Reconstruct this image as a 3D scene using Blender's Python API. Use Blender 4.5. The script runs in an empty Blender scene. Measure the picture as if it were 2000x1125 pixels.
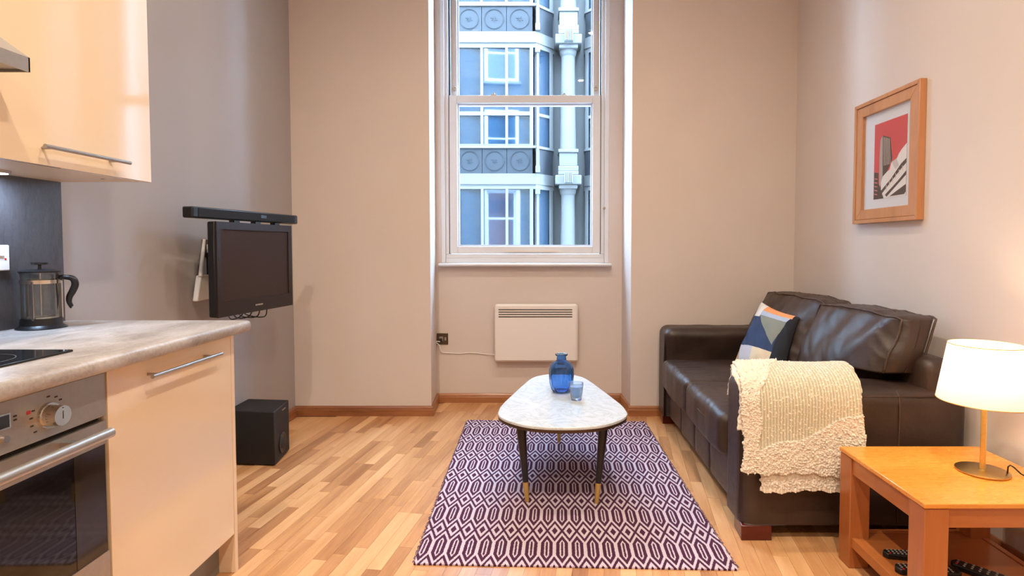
import bpy, bmesh, math, random
from mathutils import Vector, Matrix, noise
random.seed(7)
sc = bpy.context.scene
R = math.radians

# ---------------------------------------------------------------- camera
cam_d = bpy.data.cameras.new('camera'); cam = bpy.data.objects.new('camera', cam_d)
sc.collection.objects.link(cam); sc.camera = cam
cam.location = (0, 0, 1.19); cam.rotation_euler = (R(90 - 2.2), 0, 0)
cam_d.sensor_width = 36; cam_d.lens = 1100 * 36 / 2000
cam_d.shift_x = -.03; cam_d.shift_y = -.01962
cam_d.clip_start = .02; cam_d.clip_end = 200
# ---------------------------------------------------------------- world, exposure
sc.view_settings.view_transform = 'Standard'; sc.view_settings.look = 'None'
sc.view_settings.gamma = 1; sc.view_settings.use_curve_mapping = False
sc.view_settings.exposure = 0.0
w = bpy.data.worlds.new('overcast_sky'); sc.world = w; w.use_nodes = True
bg = w.node_tree.nodes['Background']; bg.inputs[0].default_value = (.50, .73, 1.0, 1); bg.inputs[1].default_value = 36

# ---------------------------------------------------------------- helpers
def S(r, g, b):
    f = lambda c: (c/255/12.92) if c/255 <= .04045 else ((c/255+.055)/1.055)**2.4
    return (f(r), f(g), f(b), 1)

def light(name, kind, loc, energy, color, rot=(0, 0, 0), **k):
    d = bpy.data.lights.new(name, kind); d.energy = energy; d.color = color
    for a, v in k.items(): setattr(d, a, v)
    o = bpy.data.objects.new(name, d); o.location = loc; o.rotation_euler = rot
    sc.collection.objects.link(o); return o

WARM = (1.0, .86, .68)
# recessed ceiling downlights (their fittings are built below)
DOWN = [(-.75, .55), (-.75, 2.35), (.55, .55), (.55, 2.35), (-.75, -1.2), (.55, -1.2)]
for i, (x, y) in enumerate(DOWN):
    light('downlight_beam', 'AREA', (x, y, 3.562), (40, 15, 40, 15, 32, 32)[i], WARM, shape='DISK', size=.075, spread=R(150))
light('under_cabinet_beam', 'AREA', (-1.655, 1.715, 1.409), 5, (.5, .7, 1), shape='DISK', size=.05)
light('table_lamp_bulb_light', 'POINT', (1.48, 1.87, .775), 6.5, (1, .72, .46), shadow_soft_size=.03)

class MB:
    def __init__(s): s.v = []; s.f = []; s.mi = []
    def add(s, vs, fs, m=0):
        o = len(s.v); s.v += [tuple(v) for v in vs]; s.f += [tuple(i+o for i in f) for f in fs]; s.mi += [m]*len(fs); return s
    def box(s, x0, x1, y0, y1, z0, z1, m=0):
        return s.add([(x, y, z) for z in (z0, z1) for y in (y0, y1) for x in (x0, x1)],
                     [(0, 2, 3, 1), (4, 5, 7, 6), (0, 1, 5, 4), (2, 6, 7, 3), (0, 4, 6, 2), (1, 3, 7, 5)], m)
    def prism(s, poly, h0, h1, axis='z', m=0):
        n = len(poly)
        def P(a, b, h): return {'z': (a, b, h), 'y': (a, h, b), 'x': (h, a, b)}[axis]
        vs = [P(a, b, h0) for a, b in poly] + [P(a, b, h1) for a, b in poly]
        fs = [tuple(range(n))[::-1], tuple(range(n, 2*n))] + [(i, (i+1) % n, n+(i+1) % n, n+i) for i in range(n)]
        return s.add(vs, fs, m)
    def cyl(s, p0, p1, r0, r1=None, n=24, cap=True, m=0):
        r1 = r0 if r1 is None else r1
        p0 = Vector(p0); p1 = Vector(p1); d = (p1-p0).normalized()
        a = d.orthogonal().normalized(); b = d.cross(a)
        vs = [p0 + r0*(math.cos(t)*a+math.sin(t)*b) for t in [2*math.pi*i/n for i in range(n)]]
        vs += [p1 + r1*(math.cos(t)*a+math.sin(t)*b) for t in [2*math.pi*i/n for i in range(n)]]
        fs = [(i, (i+1) % n, n+(i+1) % n, n+i) for i in range(n)]
        if cap: fs += [tuple(range(n))[::-1], tuple(range(n, 2*n))]
        return s.add(vs, fs, m)
    def lathe(s, prof, c, n=48, m=0, fn=None, closed=False):
        vs = []
        for r, z in prof:
            for i in range(n):
                t = 2*math.pi*i/n; q = fn(r, z, t) if fn else r
                vs.append((c[0]+q*math.cos(t), c[1]+q*math.sin(t), c[2]+z))
        fs = []; K = len(prof)
        for k in range(K if closed else K-1):
            k2 = (k+1) % K
            for i in range(n):
                j = (i+1) % n; fs.append((k*n+i, k*n+j, k2*n+j, k2*n+i))
        if not closed:
            if prof[0][0] > 1e-6: fs.append(tuple(range(n))[::-1])
            if prof[-1][0] > 1e-6: fs.append(tuple(range((K-1)*n, K*n)))
        return s.add(vs, fs, m)
    def tube(s, pts, r, n=8, m=0):
        pts = [Vector(p) for p in pts]; K = len(pts); vs = []; up = None
        for k in range(K):
            d = (pts[min(k+1, K-1)]-pts[max(k-1, 0)]).normalized()
            a = d.orthogonal().normalized() if up is None else (up - d*up.dot(d)).normalized()
            up = a; b = d.cross(a); rr = r(k/(K-1)) if callable(r) else r
            vs += [pts[k]+rr*(math.cos(2*math.pi*i/n)*a+math.sin(2*math.pi*i/n)*b) for i in range(n)]
        fs = [(k*n+i, k*n+(i+1) % n, (k+1)*n+(i+1) % n, (k+1)*n+i) for k in range(K-1) for i in range(n)]
        fs += [tuple(range(n))[::-1], tuple(range((K-1)*n, K*n))]
        return s.add(vs, fs, m)
    def grid(s, fn, nu, nv, m=0, wrap=False):
        vs = [fn(i/(nu-1), j/(nv-1)) for j in range(nv) for i in range(nu)]
        fs = [(j*nu+i, j*nu+i+1, (j+1)*nu+i+1, (j+1)*nu+i) for j in range(nv-1) for i in range(nu-1)]
        return s.add(vs, fs, m)
    def build(s, name, mats, parent=None, smooth=False, bevel=0, seg=2, weld=False, solid=0, sub=0, loc=None):
        if not isinstance(mats, (list, tuple)): mats = [mats]
        me = bpy.data.meshes.new(name)
        if parent is not None:
            o0 = origin_of(parent)
        elif loc is not None: o0 = Vector(loc)
        else:
            xs, ys, zs = zip(*s.v); o0 = Vector(((min(xs)+max(xs))/2, (min(ys)+max(ys))/2, min(zs)))
        me.from_pydata([tuple(Vector(v)-o0) for v in s.v], [], s.f)
        for m in mats: me.materials.append(m)
        me.polygons.foreach_set('material_index', s.mi)
        bm = bmesh.new(); bm.from_mesh(me)
        if weld: bmesh.ops.remove_doubles(bm, verts=bm.verts, dist=1e-5)
        bmesh.ops.recalc_face_normals(bm, faces=bm.faces)
        bm.to_mesh(me); bm.free()
        ob = bpy.data.objects.new(name, me); sc.collection.objects.link(ob)
        if parent is not None: ob.parent = parent
        else: ob.location = o0
        if smooth:
            me.polygons.foreach_set('use_smooth', [True]*len(me.polygons))
            if smooth is not True:
                me.set_sharp_from_angle(angle=R(smooth))
        if solid:
            q = ob.modifiers.new('s', 'SOLIDIFY'); q.thickness = solid; q.offset = -1
        if bevel:
            q = ob.modifiers.new('b', 'BEVEL'); q.width = bevel; q.segments = seg; q.limit_method = 'ANGLE'; q.angle_limit = R(40)
            me.polygons.foreach_set('use_smooth', [True]*len(me.polygons)); me.set_sharp_from_angle(angle=R(60))
        if sub:
            q = ob.modifiers.new('u', 'SUBSURF'); q.levels = q.render_levels = sub
        return ob

def origin_of(o):
    v = Vector(o.location); p = o.parent
    while p: v += Vector(p.location); p = p.parent
    return v
def tag(o, label, cat, group=None):
    o['label'] = label; o['category'] = cat
    if group: o['group'] = group
    return o
def thing(name, loc, label, cat, group=None):
    o = bpy.data.objects.new(name, None); o.empty_display_size = .1; o.location = loc
    sc.collection.objects.link(o); return tag(o, label, cat, group)
def struct(o): o['kind'] = 'structure'; return o
def lab(o, t): o['label'] = t; return o
def box(name, b, mat, parent=None, bevel=0, seg=2, **k): return MB().box(*b).build(name, mat, parent, bevel=bevel, seg=seg, **k)

def softbox(c, d, r, res=26, fn=None):
    """rounded box mesh (centre c, size d, corner radius r) with an optional deform of every point"""
    hx, hy, hz = d[0]/2, d[1]/2, d[2]/2; mb = MB(); n = res
    rx = ry = rz = r
    def pt(u, v, ax, sg):
        a = 2*u-1; b = 2*v-1
        # denser points near the borders
        a = math.sin(a*math.pi/2)*.5+a*.5; b = math.sin(b*math.pi/2)*.5+b*.5
        p = [0, 0, 0]; p[ax] = sg; p[(ax+1) % 3] = a; p[(ax+2) % 3] = b
        P = Vector((p[0]*hx, p[1]*hy, p[2]*hz))
        q = Vector([max(-h+r, min(h-r, t)) for h, t in zip((hx, hy, hz), P)])
        e = P-q
        if e.length > 1e-9: P = q+e.normalized()*r
        P += Vector(c)
        return fn(P) if fn else P
    for ax in range(3):
        for sg in (-1, 1):
            mb.grid(lambda u, v: pt(u, v, ax, sg), n, n)
    return mb

# ---------------------------------------------------------------- materials
def new_mat(name):
    m = bpy.data.materials.new(name); m.use_nodes = True
    return m, m.node_tree, m.node_tree.nodes['Principled BSDF']
class N:
    def __init__(s, nt): s.nt = nt
    def n(s, t, **k):
        x = s.nt.nodes.new(t)
        for a, v in k.items(): setattr(x, a, v)
        return x
    def put(s, sock, v):
        if isinstance(v, bpy.types.NodeSocket): s.nt.links.new(v, sock)
        elif v is not None: sock.default_value = v
    def m(s, op, a, b=None, c=None):
        x = s.n('ShaderNodeMath', operation=op)
        for i, v in enumerate((a, b, c)): s.put(x.inputs[i], v)
        return x.outputs[0]
    def mix(s, f, a, b, mode='MIX'):
        x = s.n('ShaderNodeMix', data_type='RGBA', blend_type=mode)
        s.put(x.inputs[0], f); s.put(x.inputs[6], a); s.put(x.inputs[7], b); return x.outputs[2]
    def noise(s, vec, scale, detail=2, rough=.5, dim='3D', w=None, dist=0):
        x = s.n('ShaderNodeTexNoise', noise_dimensions=dim)
        s.put(x.inputs['Vector'], vec); s.put(x.inputs['Scale'], scale); s.put(x.inputs['Detail'], detail)
        s.put(x.inputs['Roughness'], rough); s.put(x.inputs['Distortion'], dist)
        if w is not None: s.put(x.inputs['W'], w)
        return x.outputs[0]
    def ramp(s, f, *stops):
        x = s.n('ShaderNodeValToRGB'); s.put(x.inputs[0], f); el = x.color_ramp.elements
        while len(el) < len(stops): el.new(.5)
        for e, (p, c) in zip(el, stops): e.position = p; e.color = c
        return x.outputs[0]
    def mapping(s, vec, scale=(1, 1, 1), rot=(0, 0, 0), loc=(0, 0, 0)):
        x = s.n('ShaderNodeMapping'); s.put(x.inputs[0], vec)
        x.inputs[1].default_value = loc; x.inputs[2].default_value = rot; x.inputs[3].default_value = scale
        return x.outputs[0]
    def bump(s, h, strength=.2, dist=.01):
        x = s.n('ShaderNodeBump'); x.inputs['Strength'].default_value = strength; x.inputs['Distance'].default_value = dist
        s.put(x.inputs['Height'], h); return x.outputs[0]
    def pos(s): return s.n('ShaderNodeNewGeometry').outputs['Position']
    def obj(s): return s.n('ShaderNodeTexCoord').outputs['Object']

def simple(name, col, rough=.5, metal=0, vary=0, vscale=20, bump=0, bscale=200, coat=0, spec=.5, emit=None, es=0, alpha=1):
    m, nt, p = new_mat(name); g = N(nt)
    p.inputs['Roughness'].default_value = rough; p.inputs['Metallic'].default_value = metal
    p.inputs['Specular IOR Level'].default_value = spec; p.inputs['Coat Weight'].default_value = coat
    p.inputs['Coat Roughness'].default_value = .05
    if vary:
        f = g.noise(g.pos(), vscale, 3)
        c2 = tuple(max(0, c*(1-vary)) for c in col[:3])+(1,)
        c1 = tuple(min(1, c*(1+vary*.6)) for c in col[:3])+(1,)
        g.put(p.inputs['Base Color'], g.ramp(f, (.3, c2), (.7, c1)))
    else: p.inputs['Base Color'].default_value = col
    if bump: g.put(p.inputs['Normal'], g.bump(g.noise(g.pos(), bscale, 3), bump, .002))
    if emit: p.inputs['Emission Color'].default_value = emit; p.inputs['Emission Strength'].default_value = es
    return m

def wood(name, dark, mid, light, along='y', grain=9, rough=.35, rot=0, rand=False, coat=.2, bump=.08):
    m, nt, p = new_mat(name); g = N(nt)
    st = {'x': (.10, 1, 1), 'y': (1, .10, 1), 'z': (1, 1, .10)}[along]
    v = g.mapping(g.pos(), scale=(1, 1, 1), rot=(0, 0, rot)); v = g.mapping(v, scale=st)
    if rand:
        rnd = g.n('ShaderNodeObjectInfo').outputs['Random']; wv = g.m('MULTIPLY', rnd, 97.0)
    else: rnd = None; wv = 1.0
    big = g.noise(v, grain, 4, .6, '4D', wv, .8)
    fine = g.noise(g.mapping(v, scale=(1, 1, 1)), grain*14, 3, .7, '4D', wv)
    f = g.m('ADD', g.m('MULTIPLY', big, .75), g.m('MULTIPLY', fine, .25))
    if rand: f = g.m('ADD', f, g.m('MULTIPLY', g.m('SUBTRACT', rnd, .5), .28))
    col = g.ramp(f, (.28, dark), (.5, mid), (.72, light))
    g.put(p.inputs['Base Color'], col)
    g.put(p.inputs['Roughness'], g.m('ADD', rough-.06, g.m('MULTIPLY', fine, .12)))
    p.inputs['Coat Weight'].default_value = coat; p.inputs['Coat Roughness'].default_value = .15
    g.put(p.inputs['Normal'], g.bump(fine, bump, .001))
    return m

M = {}
M['cream_wall'] = simple('cream_wall_paint', S(212, 200, 192), .7, vary=.02, vscale=3, bump=.05, bscale=120)
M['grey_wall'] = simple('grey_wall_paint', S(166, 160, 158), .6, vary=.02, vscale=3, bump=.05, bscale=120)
M['ceiling'] = simple('ceiling_paint', S(235, 230, 222), .8)
M['white_gloss'] = simple('white_joinery_paint', S(222, 225, 230), .35, vary=.02, vscale=5)
M['gap'] = simple('dark_gap', S(28, 26, 24), .8)
FL_D, FL_M, FL_L = S(150, 98, 60), S(200, 146, 98), S(226, 178, 128)
M['plank'] = wood('oak_strip', FL_D, FL_M, FL_L, 'y', 6, .30, rot=R(8), rand=True, coat=.25)
M['baseboard'] = wood('oak_baseboard', S(116, 68, 38), S(154, 98, 60), S(178, 120, 76), 'x', 6, .3)
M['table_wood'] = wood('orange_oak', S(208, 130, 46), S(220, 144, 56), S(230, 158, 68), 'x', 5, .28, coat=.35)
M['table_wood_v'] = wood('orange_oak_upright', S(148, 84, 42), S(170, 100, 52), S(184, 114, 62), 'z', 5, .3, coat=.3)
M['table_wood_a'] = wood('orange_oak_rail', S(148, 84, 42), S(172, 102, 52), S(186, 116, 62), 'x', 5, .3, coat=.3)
M['brass_base'] = simple('spun_brass', S(190, 158, 98), .3, 1, vary=.05, vscale=40)
M['frame_wood'] = wood('oak_picture_frame', S(160, 106, 66), S(186, 130, 86), S(200, 148, 104), 'z', 8, .35)
M['cab'] = simple('cream_gloss_laminate', S(226, 203, 172), .10, coat=.6, spec=.5)
M['cab_side'] = simple('cream_laminate_edge', S(226, 200, 170), .35)
M['plinth'] = simple('grey_plinth', S(120, 116, 112), .35)
M['steel'] = simple('brushed_steel', S(176, 172, 166), .40, .85, vary=.05, vscale=60)
M['steel_dark'] = simple('dark_brushed_steel', S(176, 170, 162), .38, .75, vary=.05, vscale=60)
M['chrome'] = simple('satin_chrome', S(210, 206, 200), .2, 1)
M['brass'] = simple('brushed_brass', S(222, 186, 108), .34, .8, vary=.06, vscale=90)
M['black_glass'] = simple('black_hob_glass', S(10, 10, 12), .06, spec=.6)
M['oven_glass'] = simple('oven_door_glass', S(16, 14, 12), .05, spec=.7)
M['black_plastic'] = simple('black_plastic', S(16, 16, 18), .35)
M['black_matte'] = simple('black_matte', S(12, 11, 12), .6)
M['speaker_cloth'] = simple('black_speaker_cloth', S(14, 14, 16), .8, bump=.3, bscale=900)
M['tv_screen'] = simple('television_screen', S(56, 40, 33), .55, spec=.15)
M['tv_bezel'] = simple('brown_black_gloss_bezel', S(40, 30, 27), .35, spec=.25)
M['white_plastic'] = simple('white_plastic', S(228, 222, 214), .35)
M['heater_white'] = simple('heater_white_enamel', S(234, 228, 224), .35)
M['grille_shadow'] = simple('heater_grille_shadow', S(58, 48, 34), .5)  # shade between the heater slats, put into a dark colour
M['socket_steel'] = simple('dark_nickel_socket', S(96, 84, 72), .35, .8)
M['red'] = simple('red_mark', S(190, 30, 36), .5)
M['dark_mark'] = simple('dark_printed_mark', S(52, 46, 42), .6)
M['display'] = simple('oven_display', S(22, 14, 12), .1)
M['leg_black'] = simple('black_lacquered_leg', S(26, 22, 24), .35)
M['foot_red'] = wood('mahogany_foot', S(60, 14, 10), S(84, 22, 15), S(100, 30, 20), 'x', 6, .3)
M['lamp_metal'] = simple('lamp_wire_black', S(20, 18, 16), .5)
M['bulb'] = simple('lit_bulb', (1, 1, 1, 1), .5, emit=(1, .8, .55, 1), es=12)
M['downlight_glass'] = simple('lit_downlight_lens', (1, 1, 1, 1), .5, emit=(1, .8, .55, 1), es=6)
M['led'] = simple('lit_led_lens', (1, 1, 1, 1), .5, emit=(.75, .87, 1, 1), es=14)

# floor base with strips in colour only (under furniture and behind the camera)
def m_floor_base():
    m, nt, p = new_mat('oak_strip_floor_base'); g = N(nt)
    v = g.mapping(g.pos(), rot=(0, 0, R(8)))
    b = g.n('ShaderNodeTexBrick'); b.offset = .37; b.offset_frequency = 2
    g.put(b.inputs['Vector'], g.mapping(v, rot=(0, 0, R(90))))
    b.inputs['Color1'].default_value = FL_M; b.inputs['Color2'].default_value = FL_L; b.inputs['Mortar'].default_value = FL_D
    b.inputs['Scale'].default_value = 1; b.inputs['Mortar Size'].default_value = .0006
    b.inputs['Brick Width'].default_value = .42; b.inputs['Row Height'].default_value = .058
    f = g.noise(g.mapping(v, scale=(1, .1, 1)), 60, 3)
    g.put(p.inputs['Base Color'], g.mix(g.m('MULTIPLY', f, .4), b.outputs[0], FL_D)); p.inputs['Roughness'].default_value = .3
    return m
M['floor_base'] = m_floor_base()

def m_leather():
    m, nt, p = new_mat('dark_brown_leather'); g = N(nt); o = g.pos()
    f = g.noise(o, 6, 3)
    g.put(p.inputs['Base Color'], g.ramp(f, (.3, S(42, 29, 24)), (.7, S(60, 44, 37))))
    g.put(p.inputs['Roughness'], g.m('ADD', .33, g.m('MULTIPLY', g.noise(o, 30, 3), .16)))
    vo = g.n('ShaderNodeTexVoronoi', feature='DISTANCE_TO_EDGE'); g.put(vo.inputs['Vector'], o); vo.inputs['Scale'].default_value = 420
    h = g.m('ADD', g.m('MULTIPLY', vo.outputs[0], .35), g.m('MULTIPLY', g.noise(o, 45, 4), .9))
    g.put(p.inputs['Normal'], g.bump(h, .35, .003)); p.inputs['Specular IOR Level'].default_value = .55
    return m
M['leather'] = m_leather()
M['leather_seam'] = simple('leather_piping', S(70, 52, 43), .45)  # paler than the leather: the piping's highlight is put into its colour

def m_worktop():
    m, nt, p = new_mat('mottled_stone_worktop'); g = N(nt); o = g.pos()
    a = g.noise(g.mapping(o, scale=(1, .45, 1)), 9, 6, .65, dist=.6); b = g.noise(o, 90, 4, .7)
    f = g.m('ADD', g.m('MULTIPLY', a, .7), g.m('MULTIPLY', b, .3))
    g.put(p.inputs['Base Color'], g.ramp(f, (.33, S(122, 112, 105)), (.48, S(156, 148, 142)), (.62, S(180, 174, 170))))
    p.inputs['Roughness'].default_value = .33
    return m
M['worktop'] = m_worktop()
def m_splash():
    m, nt, p = new_mat('charcoal_slate_splashback'); g = N(nt); o = g.pos()
    a = g.noise(g.mapping(o, scale=(1, 1, .3)), 12, 6, .7)
    b = g.noise(g.mapping(o, scale=(1, 1, .25)), 160, 3, .7)
    f = g.m('ADD', g.m('MULTIPLY', a, .6), g.m('MULTIPLY', b, .4))
    g.put(p.inputs['Base Color'], g.ramp(f, (.3, S(50, 47, 48)), (.7, S(86, 82, 84)))); p.inputs['Roughness'].default_value = .4
    return m
M['splash'] = m_splash()
def m_marble():
    m, nt, p = new_mat('white_marble'); g = N(nt); o = g.pos()
    a = g.noise(o, 7, 6, .6, dist=1.6); v = g.m('ABSOLUTE', g.m('SUBTRACT', a, .5))
    vein = g.ramp(v, (0, S(188, 196, 200)), (.04, S(204, 212, 216)), (.16, S(212, 219, 224)))
    b = g.noise(o, 3, 4)
    g.put(p.inputs['Base Color'], g.mix(g.m('MULTIPLY', b, .3), vein, S(196, 204, 209)))
    p.inputs['Roughness'].default_value = .16; p.inputs['Coat Weight'].default_value = .3
    return m
M['marble'] = m_marble()
M['marble_edge'] = simple('table_rim_bronze', S(72, 52, 40), .35, .4)

def m_glass(name, col, rough=.02, fac=None):
    m, nt, p = new_mat(name)
    p.inputs['Base Color'].default_value = col; p.inputs['Roughness'].default_value = rough
    p.inputs['Transmission Weight'].default_value = 1; p.inputs['IOR'].default_value = 1.45
    return m
def m_thin(name, tint, refl=.06, rough=.0, fk=.5):
    """a thin clear sheet: light goes straight through, a little is mirrored"""
    m, nt, p = new_mat(name); g = N(nt); nt.nodes.remove(p); out = nt.nodes['Material Output']
    t = g.n('ShaderNodeBsdfTransparent'); t.inputs[0].default_value = tint
    gl = g.n('ShaderNodeBsdfGlossy'); gl.inputs['Roughness'].default_value = rough
    fr = g.n('ShaderNodeLayerWeight'); fr.inputs[0].default_value = .25
    mx = g.n('ShaderNodeMixShader'); g.put(mx.inputs[0], g.m('ADD', refl, g.m('MULTIPLY', fr.outputs['Fresnel'], fk)))
    nt.links.new(t.outputs[0], mx.inputs[1]); nt.links.new(gl.outputs[0], mx.inputs[2]); nt.links.new(mx.outputs[0], out.inputs[0])
    return m
M['pane'] = m_thin('clear_window_glass', (.97, .985, 1, 1), .004, 0, .2)
M['press_glass'] = m_thin('clear_jug_glass', (.90, .92, .92, 1), .05, .02)
M['blue_glass'] = m_glass('cobalt_blue_glass', S(138, 186, 238))
M['cup_glass'] = m_thin('pale_blue_glass', (.86, .93, 1, 1), .05, .02, .5)
M['wax'] = simple('pale_blue_candle_wax', S(158, 192, 238), .5)

def m_shade():
    m, nt, p = new_mat('white_linen_lamp_shade'); g = N(nt); nt.nodes.remove(p); out = nt.nodes['Material Output']
    d = g.n('ShaderNodeBsdfDiffuse'); d.inputs[0].default_value = (.9, .86, .8, 1)
    t = g.n('ShaderNodeBsdfTranslucent'); t.inputs[0].default_value = (1, .96, .9, 1)
    mx = g.n('ShaderNodeMixShader'); mx.inputs[0].default_value = .40
    nt.links.new(d.outputs[0], mx.inputs[1]); nt.links.new(t.outputs[0], mx.inputs[2]); nt.links.new(mx.outputs[0], out.inputs[0])
    return m
M['shade'] = m_shade()

def m_rug():
    m, nt, p = new_mat('geometric_flatweave_rug'); g = N(nt)
    uv = g.n('ShaderNodeUVMap'); uv.uv_map = 'UVMap'
    sx = g.n('ShaderNodeSeparateXYZ'); g.put(sx.inputs[0], uv.outputs[0])
    wob = g.m('MULTIPLY', g.m('SUBTRACT', g.noise(uv.outputs[0], 160, 2), .5), .10)
    u = g.m('ADD', g.m('DIVIDE', sx.outputs[0], .0605), g.m('ADD', wob, .5))
    a = g.m('ABSOLUTE', g.m('SUBTRACT', g.m('FRACT', u), .5))
    T = .279/.0605
    v = g.m('DIVIDE', g.m('SUBTRACT', sx.outputs[1], .120), .0605)
    b = g.m('ABSOLUTE', g.m('SUBTRACT', g.m('MODULO', g.m('ADD', v, 10.5*T), T), T/2))
    b = g.m('ADD', b, g.m('MULTIPLY', wob, .8))
    B, k = .75, 2.42
    h = g.m('ADD', a, g.m('MAXIMUM', g.m('DIVIDE', g.m('SUBTRACT', b, B), k), 0))
    Hm = .5+(T/2-B)/k
    def band(lo, hi): return g.m('MULTIPLY', g.m('GREATER_THAN', h, lo), g.m('LESS_THAN', h, hi))
    dark = g.m('LESS_THAN', h, .065)
    for lo, hi in ((.165, .385), (Hm-.59, Hm-.405), (Hm-.21, 5)): dark = g.m('MAXIMUM', dark, band(lo, hi))
    # the border: a thin plain light cord at both ends
    L = g.noise(g.mapping(uv.outputs[0], scale=(1, .4, 1)), 500, 2)
    lightc = g.ramp(L, (.3, S(182, 166, 178)), (.7, S(214, 199, 209)))
    darkc = g.ramp(L, (.3, S(62, 28, 50)), (.7, S(84, 44, 68)))
    g.put(p.inputs['Base Color'], g.mix(dark, lightc, darkc)); p.inputs['Roughness'].default_value = .95
    p.inputs['Specular IOR Level'].default_value = .15
    wv = g.n('ShaderNodeTexWave', bands_direction='Y'); g.put(wv.inputs['Vector'], uv.outputs[0]); wv.inputs['Scale'].default_value = 55
    g.put(p.inputs['Normal'], g.bump(g.m('ADD', wv.outputs['Fac'], g.m('MULTIPLY', L, .8)), .35, .002))
    return m
M['rug'] = m_rug()
M['rug_fringe'] = simple('rug_edge_yarn', S(120, 100, 128), .9, vary=.5, vscale=150)

def m_pillow():
    m, nt, p = new_mat('patchwork_pillow_cover'); g = N(nt)
    uv = g.n('ShaderNodeUVMap'); uv.uv_map = 'UVMap'
    sx = g.n('ShaderNodeSeparateXYZ'); g.put(sx.inputs[0], uv.outputs[0]); u, v = sx.outputs[0], sx.outputs[1]
    def hp(p0, p1):   # 1 on the left of the line p0 -> p1
        a = -(p1[1]-p0[1]); b = p1[0]-p0[0]; c = -(a*p0[0]+b*p0[1])
        return g.m('GREATER_THAN', g.m('ADD', g.m('MULTIPLY', u, a), g.m('ADD', g.m('MULTIPLY', v, b), c)), 0)
    col = g.mix(0.0, S(44, 62, 96), S(44, 62, 96))
    AND = lambda *t: t[0] if len(t) == 1 else g.m('MULTIPLY', t[0], AND(*t[1:]))
    # bottom band: tan, pale grey, cream
    low = hp((1, .34), (0, .29))
    col = g.mix(low, col, S(222, 204, 174))
    col = g.mix(AND(low, hp((.40, 0), (.40, 1))), col, S(188, 190, 200))
    col = g.mix(AND(low, hp((.17, 0), (.02, .3))), col, S(172, 136, 100))
    # right black wedge
    col = g.mix(hp((.86, 1.0), (.80, .42)), col, S(24, 26, 36))
    right = g.m('SUBTRACT', 1, hp((.74, 0), (.90, .93)))
    col = g.mix(right, col, S(22, 24, 34))
    # sage triangle, pale edge, orange strip, white corner
    sage = AND(g.m('SUBTRACT', 1, hp((.78, .42), (.27, .80))), hp((.76, .40), (.91, .93)))
    col = g.mix(sage, col, S(128, 132, 122))
    col = g.mix(AND(sage, hp((.2, .80), (.95, .84))), col, S(168, 184, 208))
    stripe = AND(hp((.2, .885), (.95, .915)), g.m('GREATER_THAN', u, .27), g.m('LESS_THAN', u, .93))
    col = g.mix(stripe, col, S(226, 150, 98))
    white = AND(g.m('LESS_THAN', u, .27), hp((0, .755), (1, .82)))
    col = g.mix(white, col, S(224, 222, 220))
    g.put(p.inputs['Base Color'], col); p.inputs['Roughness'].default_value = .85
    g.put(p.inputs['Normal'], g.bump(g.noise(uv.outputs[0], 300, 2), .15, .001))
    return m
M['pillow'] = m_pillow()
M['navy_back'] = simple('black_pillow_cloth', S(22, 24, 34), .85)

def m_blanket():
    m, nt, p = new_mat('boucle_wool'); g = N(nt)
    at = g.n('ShaderNodeAttribute'); at.attribute_name = 'yarn'
    f = g.noise(g.pos(), 260, 3)
    c = g.mix(g.m('MULTIPLY', f, .12), at.outputs['Color'], S(170, 142, 106))
    g.put(p.inputs['Base Color'], c); p.inputs['Roughness'].default_value = .95; p.inputs['Specular IOR Level'].default_value = .1
    p.inputs['Sheen Weight'].default_value = .3
    g.put(p.inputs['Normal'], g.bump(g.noise(g.pos(), 420, 3), .5, .003))
    return m
M['blanket'] = m_blanket()

def m_brick():
    m, nt, p = new_mat('stock_brick_wall'); g = N(nt)
    b = g.n('ShaderNodeTexBrick'); g.put(b.inputs['Vector'], g.mapping(g.pos(), rot=(R(-90), 0, 0)))
    b.inputs['Color1'].default_value = S(92, 84, 66); b.inputs['Color2'].default_value = S(64, 56, 46); b.inputs['Mortar'].default_value = S(96, 94, 88)
    b.inputs['Scale'].default_value = 1; b.inputs['Mortar Size'].default_value = .008; b.inputs['Brick Width'].default_value = .225; b.inputs['Row Height'].default_value = .075
    g.put(p.inputs['Base Color'], b.outputs[0]); p.inputs['Roughness'].default_value = .9
    return m
M['brick'] = m_brick()
M['stone'] = simple('white_painted_stone', S(112, 111, 109), .7, vary=.06, vscale=2)
M['far_frame'] = simple('white_metal_window_frame', S(120, 119, 118), .5)
M['far_panel'] = simple('slate_blue_cast_panel', S(48, 52, 58), .6, vary=.15, vscale=6)
M['far_glass'] = simple('far_window_glass', S(40, 62, 82), .03, spec=1.0, coat=.5)
M['far_glass'].node_tree.nodes['Principled BSDF'].inputs['IOR'].default_value = 2.0
M['street'] = simple('street_tarmac', S(90, 90, 92), .9)
M['router_cloth'] = M['white_plastic']

# ================================================================ SETTING
XL, XR, YB, YN, CZ = -1.74, 1.75, 3.92, 4.26, 3.6
YE = 4.62            # outer face of the window wall
fl = struct(box('floor', (XL-.2, XR+.2, -2.8, YN+.05, -.12, -.004), M['floor_base'], loc=(0, 0, 0)))
struct(box('ceiling', (XL-.2, XR+.2, -2.8, YE, CZ, CZ+.15), M['ceiling']))
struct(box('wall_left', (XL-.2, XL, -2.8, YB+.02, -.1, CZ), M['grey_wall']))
struct(box('wall_right', (XR, XR+.2, -2.8, YB+.02, -.1, CZ), M['cream_wall']))
struct(box('wall_rear', (XL-.2, XR+.2, -3.0, -2.8, -.1, CZ), M['cream_wall']))
wb = MB()
NL0, NL1, NR0, NR1 = -.783, -.808, .616, .600
wb.prism([(XL-.2, YB), (NL0, YB), (NL1, YN), (NL1, YE), (XL-.2, YE)], -.1, CZ)
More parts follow.
